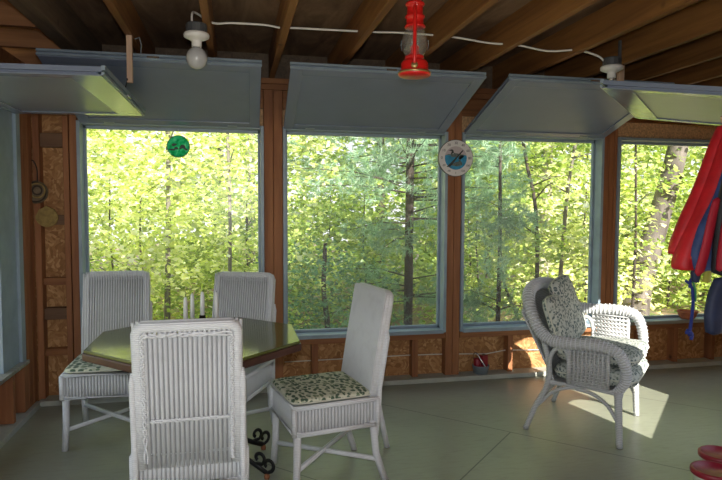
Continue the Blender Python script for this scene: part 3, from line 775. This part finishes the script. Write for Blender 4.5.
def text(body, x, z, size, mat, parent, name, y=-.0240):
    cu = bpy.data.curves.new(name, 'FONT'); cu.body = body; cu.size = size; cu.align_x = 'CENTER'; cu.align_y = 'CENTER'; cu.extrude = .0003
    t = bpy.data.objects.new(name, cu); COL.objects.link(t)
    bpy.context.view_layer.update()
    me = bpy.data.meshes.new_from_object(t.evaluated_get(bpy.context.evaluated_depsgraph_get()))
    bpy.data.objects.remove(t)
    o = bpy.data.objects.new(name, me); COL.objects.link(o); o.parent = parent; me.materials.clear(); me.materials.append(mat)
    o.rotation_euler = (R(90), 0, 0); o.location = (x, y, z); return o
nums = ['-60', '-40', '-20', '0', '20', '40', '60', '80', '100', '120']
for i in range(12):
    a = R(90 - 30 * i)
    x, z = .121 * math.cos(a), .121 * math.sin(a)
    if i == 6: MB().box(-.0015, .0015, -.0243, -.0240, -.128, -.114).build('mark', M['ink'], Dl); continue
    n = {7: '-40', 8: '-20', 9: '0', 10: '10', 11: '20', 0: '30', 1: '40', 2: '60', 3: '80', 4: '100', 5: '120'}[i]
    text(n, x, z, .030 if len(n) < 3 else .024, M['ink'], Dl, 'numeral')
nd = MB().add([(.064, -.026, .062), (.055, -.026, .066), (-.012, -.026, -.006), (-.046, -.026, -.040), (-.082, -.026, -.074), (-.050, -.026, -.072), (-.030, -.026, -.052), (.000, -.026, -.014)], [(0, 1, 2, 7), (2, 3, 6, 7), (3, 4, 5, 6)])
nd.build('needle', M['loon'], Dl)
MB().lathe([(0, .0262), (.006, .0262), (.006, .028), (0, .028)], n=14, M=MX).build('pivot', M['loon'], Dl)

# ------------------------------------------------------------------ round green ornament in the first window
t_ = NT('green_stained_glass'); v_ = t_.coords(); n_ = t_.noise(v_, 30, 4, .6, .5)
cg = t_.ramp(n_, [(.35, (.02, .38, .16)), (.48, (.06, .62, .36)), (.6, (.20, .75, .55)), (.75, (.62, .92, .55))])
d_ = t_.new('ShaderNodeBsdfDiffuse'); tr_ = t_.new('ShaderNodeBsdfTranslucent'); mx_ = t_.new('ShaderNodeMixShader'); mx_.inputs[0].default_value = .75
t_.link(cg, d_.inputs[0]); t_.link(cg, tr_.inputs[0]); t_.link(d_.outputs[0], mx_.inputs[1]); t_.link(tr_.outputs[0], mx_.inputs[2]); t_.link(mx_.outputs[0], t_.out.inputs[0])
Og = thing('sun_catcher', 'round green glass ornament with dark shapes hanging in the window', 'ornament', (-.412, YB + .085, 1.893))
disc(0, .080, 0, .004, 36).build('glass', t_.m, Og)
MB().tube([(.082 * math.cos(a), -.002, .082 * math.sin(a)) for a in [2 * PI * i / 36 for i in range(36)]], .0028, 6, closed=True).build('rim', M['straw'], Og)
for q in ([(.005, -.022), (.010, .0), (.022, .013), (.038, .014), (.050, .004), (.054, -.012), (.070, -.020), (.066, -.030), (.05, -.028), (.038, -.016), (.026, -.014), (.016, -.022)],
          [(-.072, -.026), (-.05, -.018), (-.032, -.020), (-.026, -.006), (-.012, -.002), (-.002, -.010), (.0, -.022), (-.02, -.024), (-.03, -.032), (-.06, -.032)],
          [(-.052, .008), (-.040, .022), (-.022, .022), (-.006, .014), (-.02, .006), (-.036, -.002)]):
    mb = MB(); n = len(q); mb.add([(x, -.0052, z) for x, z in q], [tuple(range(n))]); mb.build('dark_shape', M['loon'], Og)
MB().tube([(0, -.002, .082), (0, 0, .13)], .0012, 4).build('hanger', M['cable'], Og)
# small things hanging on the corner stud
Hs = thing('woven_ornament', 'small round grey woven ornament hanging from a dark cord by the corner', 'ornament', (-1.378, YB - .006, 1.538))
c0 = (.0, .0, 0)
MB().lathe([(0, .0), (.078, .0), (.082, .006), (.07, .014), (.04, .018), (0, .018)], c0, 28, MX).build('disc', M['straw'], Hs, smooth=True)
for r in (.03, .05, .068): MB().tube([(.012 * (r < .06) + r * math.cos(a), -.018 if r < .06 else -.014, .012 * (r < .06) + r * math.sin(a)) for a in [2 * PI * i / 28 for i in range(28)]], .006, 6, closed=True).build('coil', M['tan' if r == .05 else 'strawdark'], Hs, smooth=True)
MB().tube(smooth_path([(.012, -.008, .075), (.012, -.008, .15), (.0, -.008, .2), (-.02, -.008, .225), (-.05, -.008, .2), (-.06, -.008, .12), (-.045, -.008, .06)], 5), .0045, 6).build('cord', M['strawdark'], Hs, smooth=True)
MB().tube([(-.055, -.006, -.06), (-.058, -.006, -.10)], .006, 6).build('cord_end', M['strawdark'], Hs)
Tf = thing('straw_fan', 'small tan straw fan fixed on the boards below the woven ornament', 'ornament', (-1.315, YB - .001, 1.365))
q = [(.075 * math.cos(a), .075 * math.sin(a)) for a in [PI + PI * i / 16 for i in range(17)]] + [(.05, .05), (0, .075), (-.05, .05)]
mb = MB(); mb.add([(x, 0, z) for x, z in q] + [(x, .016, z) for x, z in q], [tuple(range(len(q)))] + [tuple(range(len(q), 2 * len(q)))] + [(i, (i + 1) % len(q), len(q) + (i + 1) % len(q), len(q) + i) for i in range(len(q))]); mb.build('fan', M['tan'], Tf)

# ------------------------------------------------------------------ little tub with red things, on the sole plate
px, py, pz = 2.03, 4.632, .0385
Tb = thing('metal_basket', 'small grey metal tub with a bright handle standing at the foot of the wall', 'basket', (px, py, pz))
MB().lathe([(0, 0), (.060, 0), (.070, .060), (.0735, .064), (.0735, .070), (.068, .070), (.065, .062), (.056, .006), (0, .006)], n=26).build('tub', M['galv'], Tb, smooth=True)
MB().tube(smooth_path([(-.03, .06, .07), (-.055, .03, .15), (-.05, -.02, .178), (-.02, -.06, .12), (.012, -.076, .066)], 6), .007, 6, flat=.5).build('handle', M['chrome'], Tb, smooth=True)
c = thing('red_canister', 'taller red canister in the small metal tub', 'canister', (px + .028, py + .004, pz + .007), R(20), 'red canisters in the tub')
MB().box(-.032, .032, -.022, .022, 0, .145).build('can', M['redlid'], c, bevel=.006)
MB().lathe([(0, .138), (.012, .138), (.012, .152), (0, .152)], n=12).build('cap', M['straw'], c)
c = thing('red_canister', 'shorter round red canister in the small metal tub', 'canister', (px - .031, py - .002, pz + .007), 0, 'red canisters in the tub')
MB().lathe([(0, 0), (.026, 0), (.032, .06), (.033, .11), (.026, .122), (0, .124)], n=18).build('can', M['redlid'], c, smooth=True)

# terracotta saucer on the sill
b = thing('terracotta_bowl', 'small terracotta bowl on the window sill beneath the life vests', 'bowl', (4.05, YB + .02, .430))
MB().lathe([(0, 0), (.055, 0), (.075, .03), (.082, .058), (.088, .060), (.088, .074), (.080, .074), (.075, .056), (.066, .03), (.05, .008), (0, .008)], n=26).build('bowl', M['terracotta'], b, smooth=True)

# tubs with red lids at the right
for (x, y, hgt, lab) in ((2.395, 2.525, .105, 'cream tub with a red lid, nearer the camera of the two on the floor'), (2.59, 2.690, .105, 'cream tub with a red lid, behind the other red-lidded tub')):
    o = thing('lidded_tub', lab, 'tub', (x, y, 0), 0, 'red-lidded tubs on the floor')
    MB().lathe([(0, 0), (.080, 0), (.096, .088), (0, .09)], n=28).build('tub', M['tub'], o, smooth=True)
    MB().lathe([(0, .088), (.103, .080), (.107, .084), (.107, .104), (.101, .110), (.092, .108), (.088, .101), (0, .101)], n=32).build('lid', M['redlid'], o, smooth=True)

# ------------------------------------------------------------------ life vests on a peg rail
vy = 2.72
Pr = thing('peg_rail', 'wooden peg rail on the slanting wall carrying the life vests', 'peg rail', (2.85, wl(2.85), 1.885), R(45))
MB().box(-.22, .22, 0, .022, -.04, .04).build('rail', M['plate'], Pr, bevel=.003)
for x in (-.14, 0., .14): MB().tube([(x, .02, 0), (x, .34, .035)], .011, 8).build('peg', M['stick'], Pr)
def lobe(pts, wx, wy_, mb=None, n=14):
    """Puffy foam panel: pts = (x, y, z, scale)."""
    P = smooth_path([p[:3] for p in pts], 5); S = [p[3] for p in pts]
    vs = []; m = len(P)
    for i, p in enumerate(P):
        t = i / 5; j = min(int(t), len(S) - 2); s = S[j] + (S[j + 1] - S[j]) * (t - j)
        e = min(1, math.sqrt(max(0, 1 - max(0, 1 - min(i, m - 1 - i) / 2.2) ** 2)) + .12)
        for k in range(n):
            a = 2 * PI * k / n
            cx = math.copysign(abs(math.cos(a)) ** .75, math.cos(a)) * wx * s * e; cy = math.copysign(abs(math.sin(a)) ** .75, math.sin(a)) * wy_ * e
            vs.append((p.x + cx, p.y + cy, p.z))
    fs = [(i * n + k, i * n + (k + 1) % n, (i + 1) * n + (k + 1) % n, (i + 1) * n + k) for i in range(m - 1) for k in range(n)]
    fs += [tuple(range(n - 1, -1, -1)), tuple((m - 1) * n + k for k in range(n))]
    mb = mb or MB(); return mb.add(vs, fs)
V1 = thing('life_vest', 'red life vest hanging outermost on the pegs, its puffy front over the window', 'life vest', (0, 0, 0), 0, 'life vests on the pegs')
body = lobe([(2.63, 2.64, 1.95, .8), (2.592, 2.66, 1.82, .95), (2.535, 2.68, 1.62, 1), (2.455, 2.69, 1.42, 1), (2.378, 2.70, 1.26, .95), (2.338, 2.70, 1.16, .85), (2.334, 2.70, 1.115, .65)], .082, .06).build('front_panel', M['redcloth'], V1, smooth=True)
lobe([(2.61, 2.72, 1.90, .8), (2.575, 2.73, 1.78, 1), (2.495, 2.74, 1.55, 1), (2.425, 2.745, 1.40, 1), (2.375, 2.75, 1.27, 1), (2.345, 2.75, 1.19, .8)], .085, .045).build('collar_panel', M['redcloth'], V1, smooth=True)
MB().tube(smooth_path([(2.565, 2.602, 1.82), (2.49, 2.622, 1.62), (2.425, 2.632, 1.45), (2.355, 2.640, 1.28), (2.318, 2.646, 1.18)], 5), .0045, 6).build('seam', M['orange'], V1, smooth=True)
V2 = thing('life_vest', 'blue life vest with a red strap hanging behind the red one', 'life vest', (0, 0, 0), 0, 'life vests on the pegs')
lobe([(2.635, 2.62, 1.90, .7), (2.585, 2.62, 1.72, 1), (2.530, 2.63, 1.52, 1.1), (2.450, 2.64, 1.34, 1.15), (2.410, 2.65, 1.20, 1.1), (2.410, 2.65, 1.11, .8)], .085, .04).build('front_panel', M['bluecloth'], V2, smooth=True)
lobe([(2.385, 2.555, 1.50, .8), (2.358, 2.555, 1.40, 1), (2.332, 2.56, 1.25, 1.05), (2.296, 2.565, 1.10, 1.1)], .026, .012, n=8).build('strap', M['reddark'], V2, smooth=True)
lobe([(2.410, 2.65, 1.16, .7), (2.365, 2.65, 1.12, 1), (2.355, 2.65, 1.08, .7), (2.360, 2.65, 1.055, .4)], .032, .018, n=8).build('waist_flap', M['navy'], V2, smooth=True)
lobe([(2.425, 2.63, 1.14, .8), (2.41, 2.63, 1.10, 1), (2.402, 2.63, 1.055, .8)], .022, .012, n=8).build('tab', M['olive'], V2, smooth=True)
V3 = thing('life_vest', 'black and navy life vest hanging nearest the wall, with a red edge', 'life vest', (0, 0, 0), 0, 'life vests on the pegs')
lobe([(2.550, 2.55, 1.90, .8), (2.510, 2.55, 1.66, 1), (2.470, 2.55, 1.44, 1.05), (2.445, 2.54, 1.25, 1), (2.425, 2.54, 1.10, .8)], .085, .035).build('front_panel', M['black'], V3, smooth=True)
lobe([(2.405, 2.50, 1.46, .5), (2.385, 2.50, 1.36, .7), (2.365, 2.50, 1.20, .7), (2.360, 2.50, 1.13, .5)], .02, .02, n=8).build('edge', M['reddark'], V3, smooth=True)
lobe([(2.430, 2.54, 1.10, .9), (2.395, 2.54, 1.0, 1), (2.380, 2.54, .90, 1), (2.380, 2.54, .80, .7)], .055, .03).build('lower_panel', M['navy'], V3, smooth=True)
rp_ = thing('dangling_rope', 'dark blue rope dangling from the life vests in front of the window', 'rope', (2.362, 2.68, 1.12))
MB().tube(smooth_path([(.015, -.03, .06), (.012, 0, -.02), (-.012, 0, -.07), (.004, 0, -.105), (.012, 0, -.17), (.006, 0, -.26), (-.004, 0, -.34)], 6), .0085, 7).build('rope', M['rope'], rp_, smooth=True)
MB().tube(smooth_path([(-.03, 0, -.335), (-.008, -.012, -.335), (.0, 0, -.35), (-.006, .012, -.325), (.012, 0, -.345), (.006, 0, -.375)], 5), .009, 7).build('knot', M['rope'], rp_, smooth=True)
MB().tube(smooth_path([(-.04, 0, -.055), (-.02, -.01, -.075), (-.012, 0, -.09), (.0, .012, -.07)], 5), .008, 7).build('knot', M['rope'], rp_, smooth=True)
MB().tube(smooth_path([(.0, -.005, -.06), (.016, -.008, -.11), (.022, -.005, -.17)], 4), .005, 6).build('green_cord', M['greenrope'], rp_, smooth=True)
# ------------------------------------------------------------------ woods outside
GZ = -.55
def gz(x, y): return GZ + .12 * math.sin(x * .7) * math.sin(y * .5) - .02 * max(0, y - 6)
t_ = NT('forest_floor'); v_ = t_.coords(); n_ = t_.noise(v_, 2.2, 5, .6); n2_ = t_.noise(v_, 38, 3, .6)
c_ = t_.ramp(n_, [(.35, (.30, .19, .11)), (.52, (.42, .30, .19)), (.62, (.16, .26, .05)), (.8, (.10, .20, .03))])
c_ = t_.mix(c_, (.10, .06, .035), t_.ramp(n2_, [(.45, (0, 0, 0)), (.7, (.8, .8, .8))])); t_.color(c_); gmat = t_.set(.95)
g = MB().grid(lambda u, v: Vector((-25 + 65 * u, -22 + 67 * v, gz(-25 + 65 * u, -22 + 67 * v))), 50, 50).build('ground', gmat, smooth=True); g['kind'] = 'structure'

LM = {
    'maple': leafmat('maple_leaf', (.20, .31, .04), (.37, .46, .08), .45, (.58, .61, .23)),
    'lime': leafmat('lime_glare_leaf', (.44, .53, .10), (.74, .77, .31), .5, (.97, .97, .72)),  # near-white stop puts overexposed sun glare into the leaf colour
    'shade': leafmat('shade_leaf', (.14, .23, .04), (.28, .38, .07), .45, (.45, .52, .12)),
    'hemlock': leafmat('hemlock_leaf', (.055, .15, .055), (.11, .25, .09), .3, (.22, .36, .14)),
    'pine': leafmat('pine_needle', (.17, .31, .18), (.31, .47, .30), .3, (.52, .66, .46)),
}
BK = {'grey': bark('grey_bark', (.10, .085, .07), (.26, .235, .20)), 'dark': bark('dark_bark', (.03, .022, .016), (.085, .065, .05)),
      'big': bark('rough_bark', (.06, .048, .04), (.20, .17, .145), 7), 'pale': bark('pale_bark', (.30, .26, .22), (.55, .50, .44))}
rnd = random.Random(11)
def leaf(mb, p, d, up, l, w):
    d = d.normalized(); s = d.cross(up)
    if s.length < 1e-3: s = Vector((1, 0, 0))
    s.normalize(); n = s.cross(d)
    m = p + d * l * .45
    mb.add([p, m - s * w - n * w * .25, p + d * l, m + s * w - n * w * .25], [(0, 1, 2), (0, 2, 3)])
def spray(mb, c, r, n, l, tilt=.35):
    """One flat layered twig of leaves."""
    nx, ny = rnd.gauss(0, tilt), rnd.gauss(0, tilt)
    for _ in range(n):
        a = rnd.uniform(0, 2 * PI); q = r * math.sqrt(rnd.random())
        x, y = q * math.cos(a), q * math.sin(a)
        p = Vector((c[0] + x, c[1] + y, c[2] + x * nx + y * ny + rnd.gauss(0, r * .13)))
        d = Vector((math.cos(a) + rnd.gauss(0, .5), math.sin(a) + rnd.gauss(0, .5), rnd.gauss(-.25, .35)))
        up = Vector((nx * -1 + rnd.gauss(0, .45), ny * -1 + rnd.gauss(0, .45) - .35, 1))
        k = l * rnd.uniform(.65, 1.25)
        leaf(mb, p, d, up, k, k * .36)
def tree(name, label, loc, h, rad, z0, z1, leaves, l, mat, trunk, tr=.05, leanx=0, group='trees beyond the windows', yr=None, bend=None, cat='tree', sr=.38, tip=None, branches=0):
    x, y = loc
    if group == 'shrubs by the porch': x *= 1.38; y *= 1.38; rad *= 1.4; z1 *= 1.3; h *= 1.3; leaves = int(leaves * 1.3)
    gz_ = gz(x, y)
    o = thing(name, label, cat, (x, y, gz_), 0, group)
    if trunk:
        pts = bend or [(0, 0, -.1), (leanx * .3 + .03, 0, h * .3), (leanx * .62 - .02, .02, h * .62), (leanx, 0, h)]
        P = smooth_path(pts, 6); m = len(P) - 1
        tb = MB().tube(P, [tr * (1.25 - .3 * min(1, i / m * 4) - .45 * i / m) for i in range(m + 1)], 10)
        for b in range(branches):
            i = rnd.randint(int(m * .35), m - 1); a = rnd.uniform(0, 2 * PI); ln = rad * rnd.uniform(.5, .9)
            p = P[i]; e = p + Vector((math.cos(a) * ln, math.sin(a) * ln, ln * rnd.uniform(.1, .7)))
            tb.tube([p, p.lerp(e, .5) + Vector((0, 0, .05)), e], [tr * .35, tr * .22, tr * .08], 5)
        tb.build('trunk', BK[trunk], o, smooth=True)
    if leaves:
        mb = MB(); ns = max(1, int(leaves * 1.5) // 26)
        for _ in range(ns):
            a = rnd.uniform(0, 2 * PI); q = math.sqrt(rnd.random()); zz = rnd.uniform(z0, z1)
            f = math.sin(PI * min(1, max(.12, (zz - z0) / (z1 - z0 + .01)) * .82 + .1)) ** .6
            ry = yr or rad
            spray(mb, (leanx * zz / max(h, .1) + math.cos(a) * q * rad * f, math.sin(a) * q * ry * f, zz), sr * rnd.uniform(.6, 1.25), 26, l)
        mb.build('foliage', LM[mat], o)
    return o
# big leaning maple and the slim stems seen through the last two windows
tree('maple_tree', 'big leaning grey tree trunk seen through the window by the life vests', (7.05, 9.0), 9, .9, 2.2, 5.6, 900, .13, 'maple', 'big', .25, .9, bend=[(-.34, 0, -.2), (-.2, 0, .5), (.12, 0, 1.6), (.5, 0, 3.0), (.85, 0, 5.2), (1.4, 0, 9)])
tree('sapling', 'very thin straight sapling in front of the leaning trunk', (5.22, 7.0), 5, .5, 1.2, 4.5, 520, .085, 'maple', 'dark', .022, .06, 'saplings by the windows', branches=4)
tree('sapling', 'slim forked sapling seen just beside the window post', (4.62, 6.6), 5, .6, 1.0, 4.6, 560, .085, 'lime', 'dark', .02, -.05, 'saplings by the windows', branches=5)
tree('maple_sapling', 'curving dark maple sapling rising behind the wicker armchair', (3.92, 7.2), 5.2, .7, 1.3, 4.6, 700, .09, 'maple', 'dark', .032, .0, 'saplings by the windows', bend=[(-.05, 0, -.1), (.02, 0, .9), (-.02, 0, 2.0), (-.18, 0, 2.7), (-.5, 0, 4.4), (-.65, 0, 5.2)], branches=5)
tree('maple_sapling', 'slender maple sapling with pale leaning stem beside the armchair back', (4.35, 7.4), 5.2, .75, 1.4, 4.6, 700, .09, 'lime', 'grey', .034, .0, 'saplings by the windows', bend=[(-.02, 0, -.1), (.05, 0, 1.0), (.12, 0, 2.1), (.2, 0, 2.7), (.42, 0, 3.9), (.6, 0, 5.2)], branches=5)
tree('beech_tree', 'pale grey beech trunk standing straight beyond the saplings', (6.1, 11.0), 9, 1.8, 2.6, 6.5, 1600, .13, 'maple', 'pale', .125, .25, branches=5)
tree('thin_tree', 'bent dark stem low in the third window', (3.18, 6.7), 3.4, .6, .9, 3.0, 420, .085, 'maple', 'dark', .022, -.4, bend=[(.42, 0, -.1), (.3, 0, .5), (.05, 0, 1.1), (-.02, 0, 1.8), (-.05, 0, 3.4)], branches=3)
# white pine filling the second window, with a dark trunk
def pine(name, label, loc, h, tr, boughs, mat='pine', nl=.115, seed=3, tk='dark'):
    r = random.Random(seed); x, y = loc
    o = thing(name, label, 'tree', (x, y, gz(x, y)), 0, 'conifers beyond the second window')
    tb = MB().tube([(0, 0, -.1), (.02, 0, h * .5), (0, 0, h)], [tr, tr * .85, tr * .5], 10)
    nd = MB()
    for (z, a, ln, n) in boughs:
        d = Vector((math.cos(a), math.sin(a), 0)); s0 = Vector((0, 0, z))
        e = s0 + d * ln + Vector((0, 0, ln * r.uniform(-.12, .18)))
        tb.tube([s0, s0.lerp(e, .5) + Vector((0, 0, .06)), e], [tr * .2, tr * .12, tr * .05], 5)
        for i in range(n):
            t = r.uniform(.22, 1.05); w = (1.1 - t * .5) * ln * .42
            c = s0.lerp(e, t) + Vector((-d.y, d.x, 0)) * r.uniform(-w, w) + Vector((r.gauss(0, .05), r.gauss(0, .05), r.gauss(0, .09)))
            ax = (d * .8 + Vector((r.gauss(0, .5), r.gauss(0, .5), r.gauss(.1, .35)))).normalized()
            for k in range(22):
                q = (ax * r.uniform(.1, 1.0) + Vector((r.gauss(0, .6), r.gauss(0, .6), r.gauss(0, .6)))).normalized()
                L_ = nl * r.uniform(.7, 1.2); sd = q.cross(Vector((r.random(), r.random(), r.random()))).normalized() * .0034
                b0 = c - ax * r.uniform(0, .06)
                nd.add([b0 - sd, b0 + sd, b0 + q * L_], [(0, 1, 2)])
    tb.build('trunk', BK[tk], o, smooth=True); nd.build('needles', LM[mat], o)
    return o
rr = random.Random(5)
bg = []
for i in range(40):
    z = rr.uniform(1.65, 3.7); a = rr.choice([rr.uniform(PI * .85, PI * 1.45), rr.uniform(PI * 1.4, PI * 2.15), rr.uniform(0, 2 * PI)])
    bg.append((z, a, rr.uniform(.7, 1.75), 34))
for i in range(8): bg.append((rr.uniform(.75, 1.2), rr.choice([rr.uniform(PI * .9, PI * 1.3), rr.uniform(PI * 1.7, PI * 2.1)]), rr.uniform(.5, 1.25), 24))
pine('white_pine', 'soft bluish white pine with a straight dark trunk filling the second window', (2.30, 7.7), 7, .062, bg)
bg = [(rr.uniform(.5, 2.6), rr.uniform(0, 2 * PI), rr.uniform(.35, .7), 20) for i in range(18)]
pine('young_pine', 'young pine with soft blue-green boughs beside the dial post', (3.05, 6.5), 2.9, .03, bg, seed=8)
# hemlocks and shrubs
tree('hemlock_tree', 'dark green hemlock low in the second window', (1.15, 7.6), 1.6, .95, .2, 1.5, 1800, .06, 'hemlock', 'dark', .05, 0, sr=.42)
tree('beech_tree', 'thin grey beech trunk between pale leaves beyond the table', (-.95, 8.6), 8, 1.4, 1.6, 5.0, 2000, .10, 'lime', 'grey', .04, .1, branches=6)
tree('maple_tree', 'pale sunlit maple spreading across the first window', (-.1, 7.4), 6, 1.25, .9, 4.4, 2600, .085, 'lime', 'grey', .028, .05, branches=6)
tree('maple_tree', 'bright maple whose boughs droop near the corner of the porch', (-1.75, 7.0), 6, 1.15, .7, 4.2, 2300, .085, 'lime', 'grey', .03, .1, branches=6)
tree('hazel_shrub', 'low leafy hazel shrub beneath the first window', (-.95, 6.5), 1.7, .95, .1, 1.55, 1500, .075, 'maple', 'dark', .02, 0, 'shrubs by the porch', cat='shrub', branches=5)
tree('hazel_shrub', 'low hazel shrub close behind the candles', (.15, 6.9), 1.6, .9, .1, 1.35, 1100, .075, 'maple', 'dark', .02, 0, 'shrubs by the porch', cat='shrub', branches=5)
tree('viburnum_shrub', 'bright green shrub behind the sideways dining chair', (1.35, 8.4), 1.9, 1.1, .1, 1.7, 1200, .085, 'maple', 'dark', .02, 0, 'shrubs by the porch', cat='shrub', branches=5)
tree('viburnum_shrub', 'bright leafy shrub beneath the third window', (3.55, 8.6), 2.2, 1.3, .1, 2.2, 2000, .09, 'lime', 'dark', .02, 0, 'shrubs by the porch', cat='shrub', branches=5)
tree('viburnum_shrub', 'leafy shrub at the foot of the big leaning trunk', (5.9, 8.0), 2.0, 1.2, .1, 1.9, 1700, .09, 'maple', 'dark', .02, 0, 'shrubs by the porch', cat='shrub', branches=5)
tree('viburnum_shrub', 'leafy shrub behind the rope and terracotta bowl', (7.6, 7.6), 2.0, 1.2, .1, 2.1, 1500, .09, 'maple', 'dark', .02, 0, 'shrubs by the porch', cat='shrub', branches=5)
# the wood behind
tree('maple_tree', 'tall maple with light crown behind the first window', (-3.0, 11.5), 9, 2.6, .6, 7.2, 3200, .14, 'lime', 'grey', .09, 0, sr=.6, branches=6)
tree('maple_tree', 'broad pale maple beyond the two far dining chairs', (.3, 11.8), 9, 2.4, .9, 7.2, 3000, .14, 'lime', 'grey', .08, 0, sr=.6, branches=6)
tree('oak_tree', 'shady green oak behind the white pine', (3.0, 12.2), 9, 2.4, .5, 7.0, 3000, .15, 'shade', 'dark', .10, 0, sr=.6, branches=6)
tree('maple_tree', 'sunlit maple behind the thin saplings of the third window', (5.2, 11.6), 9, 2.1, .3, 7.0, 3000, .15, 'maple', 'dark', .08, 0, sr=.6, branches=6)
tree('maple_tree', 'bright maple crown just behind the pale beech trunk', (7.9, 12.0), 9, 2.3, .4, 7.0, 3000, .15, 'lime', 'grey', .10, 0, sr=.6, branches=6)
tree('maple_tree', 'leafy maple beyond the big leaning trunk', (10.6, 11.6), 9, 2.4, .2, 7.0, 2800, .15, 'maple', 'grey', .10, 0, sr=.6, branches=6)
tree('maple_tree', 'maple crown showing past the red life vest', (12.6, 10.0), 8, 2.2, .2, 6.0, 2400, .15, 'maple', 'grey', .10, 0, sr=.6, branches=6)
for i, (x, y, lab) in enumerate(((-5.6, 15.5, 'distant green trees filling the gaps behind the first window'), (-.4, 17, 'distant green trees glimpsed behind the candles'), (4.2, 17, 'distant green trees behind the white pine'), (9.2, 17, 'distant green trees behind the saplings'), (14.5, 15.5, 'distant green trees behind the leaning trunk'))):
    tree('distant_tree', lab, (x, y), 9, 3.6, .1, 7.5, 3000, .24, ('maple', 'lime', 'shade', 'maple', 'maple')[i], 'grey', .14, 0, sr=1.0, yr=2.0, branches=5)
for i, (x, y, rd, m, lab) in enumerate(((-4.2, 10.2, 1.6, 'maple', 'low undergrowth bush beyond the chair nearest the corner'), (-1.9, 9.9, 1.5, 'lime', 'low undergrowth bush behind the first window'), (.2, 9.6, 1.4, 'maple', 'low undergrowth bush seen past the candles'),
        (2.2, 10.0, 1.4, 'shade', 'dark undergrowth bush at the foot of the white pine'), (4.2, 9.8, 1.4, 'maple', 'undergrowth bush behind the pale stem'), (6.2, 9.6, 1.4, 'lime', 'pale undergrowth bush beside the leaning trunk'), (8.6, 10.4, 1.5, 'maple', 'undergrowth bush behind the leaning trunk'), (10.4, 9.4, 1.5, 'maple', 'undergrowth bush beyond the rope'),
        (-3.2, 13.6, 2.2, 'lime', 'bushy thicket deep in the wood behind the corner'), (.8, 14, 2.2, 'maple', 'bushy thicket deep in the wood behind the table'), (4.6, 14, 2.2, 'maple', 'bushy thicket deep in the wood behind the armchair'), (8.4, 14, 2.2, 'maple', 'bushy thicket deep in the wood behind the vests'), (12, 13.4, 2.2, 'lime', 'bushy thicket deep in the wood beyond the bowl'))):
    tree('undergrowth_bush', lab, (x, y), 2.4 if y < 12 else 3.6, rd, .05, 2.5 if y < 12 else 4.2, 1900, .11 if y < 12 else .17, m, 'dark', .02, 0, 'undergrowth in the wood', cat='shrub', sr=.5, branches=3)
# beside the porch: added mainly to bounce green light indoors
tree('maple_tree', 'leafy maple outside the side window', (-4.6, 5.2), 6, 1.6, .2, 5.0, 1500, .13, 'lime', 'grey', .07, 0, sr=.5)
tree('maple_tree', 'second leafy maple outside the side windows', (-5.2, 1.2), 6, 1.9, .2, 5.0, 1500, .14, 'maple', 'grey', .07, 0, sr=.5)

# ------------------------------------------------------------------ light and camera
SUN_ST, SKY_ST = 7.5, .95
w = bpy.data.worlds.new('sky'); SC.world = w; w.use_nodes = True
nt = w.node_tree; bgn = nt.nodes['Background']
tc = nt.nodes.new('ShaderNodeTexCoord'); sx = nt.nodes.new('ShaderNodeSeparateXYZ'); rm = nt.nodes.new('ShaderNodeValToRGB')
nt.links.new(tc.outputs['Generated'], sx.inputs[0]); nt.links.new(sx.outputs['Z'], rm.inputs['Fac']); nt.links.new(rm.outputs['Color'], bgn.inputs['Color'])
rm.color_ramp.elements[0].position = 0; rm.color_ramp.elements[0].color = (.97, .985, 1, 1)
rm.color_ramp.elements[1].position = .6; rm.color_ramp.elements[1].color = (.62, .78, 1, 1)
bgn.inputs['Strength'].default_value = SKY_ST
el = R(28); hd = Vector((-.2, .98, 0)).normalized()
sd = Vector((hd.x * math.cos(el), hd.y * math.cos(el), -math.sin(el)))
sl = bpy.data.lights.new('sun', 'SUN'); sl.energy = SUN_ST; sl.angle = R(.6); sl.color = (1, .955, .86)
so = bpy.data.objects.new('sun', sl); COL.objects.link(so); so.rotation_euler = sd.to_track_quat('-Z', 'Y').to_euler(); so.location = (3, -8, 9)

fl_ = bpy.data.lights.new('camera_flash', 'POINT'); fl_.energy = 52; fl_.shadow_soft_size = .025; fl_.color = (.95, .97, 1)
fo = bpy.data.objects.new('camera_flash', fl_); COL.objects.link(fo); fo.location = (0, .02, 1.57)
cd = bpy.data.cameras.new('camera'); cam = bpy.data.objects.new('camera', cd); COL.objects.link(cam)
cd.sensor_fit = 'HORIZONTAL'; cd.sensor_width = 36; cd.lens = 592.24 / 722 * 36; cd.clip_start = .05; cd.clip_end = 200
fw = Vector((0.2083474, 0.97635895, -0.05757217)); rt = Vector((0.9780203, -0.20847378, 0.0038691)); up = Vector((0.00822466, 0.05711286, 0.99833385))
cam.matrix_world = Matrix(((rt.x, up.x, -fw.x, 0), (rt.y, up.y, -fw.y, 0), (rt.z, up.z, -fw.z, 1.45), (0, 0, 0, 1)))
SC.camera = cam
SC.view_settings.view_transform = 'Standard'; SC.view_settings.look = 'None'
SC.view_settings.exposure = 0.75; SC.view_settings.gamma = 1.0
SC.cycles.use_denoising = True
SC.cycles.max_bounces = 8; SC.cycles.transparent_max_bounces = 16; SC.cycles.diffuse_bounces = 5
SC.cycles.sample_clamp_indirect = 6
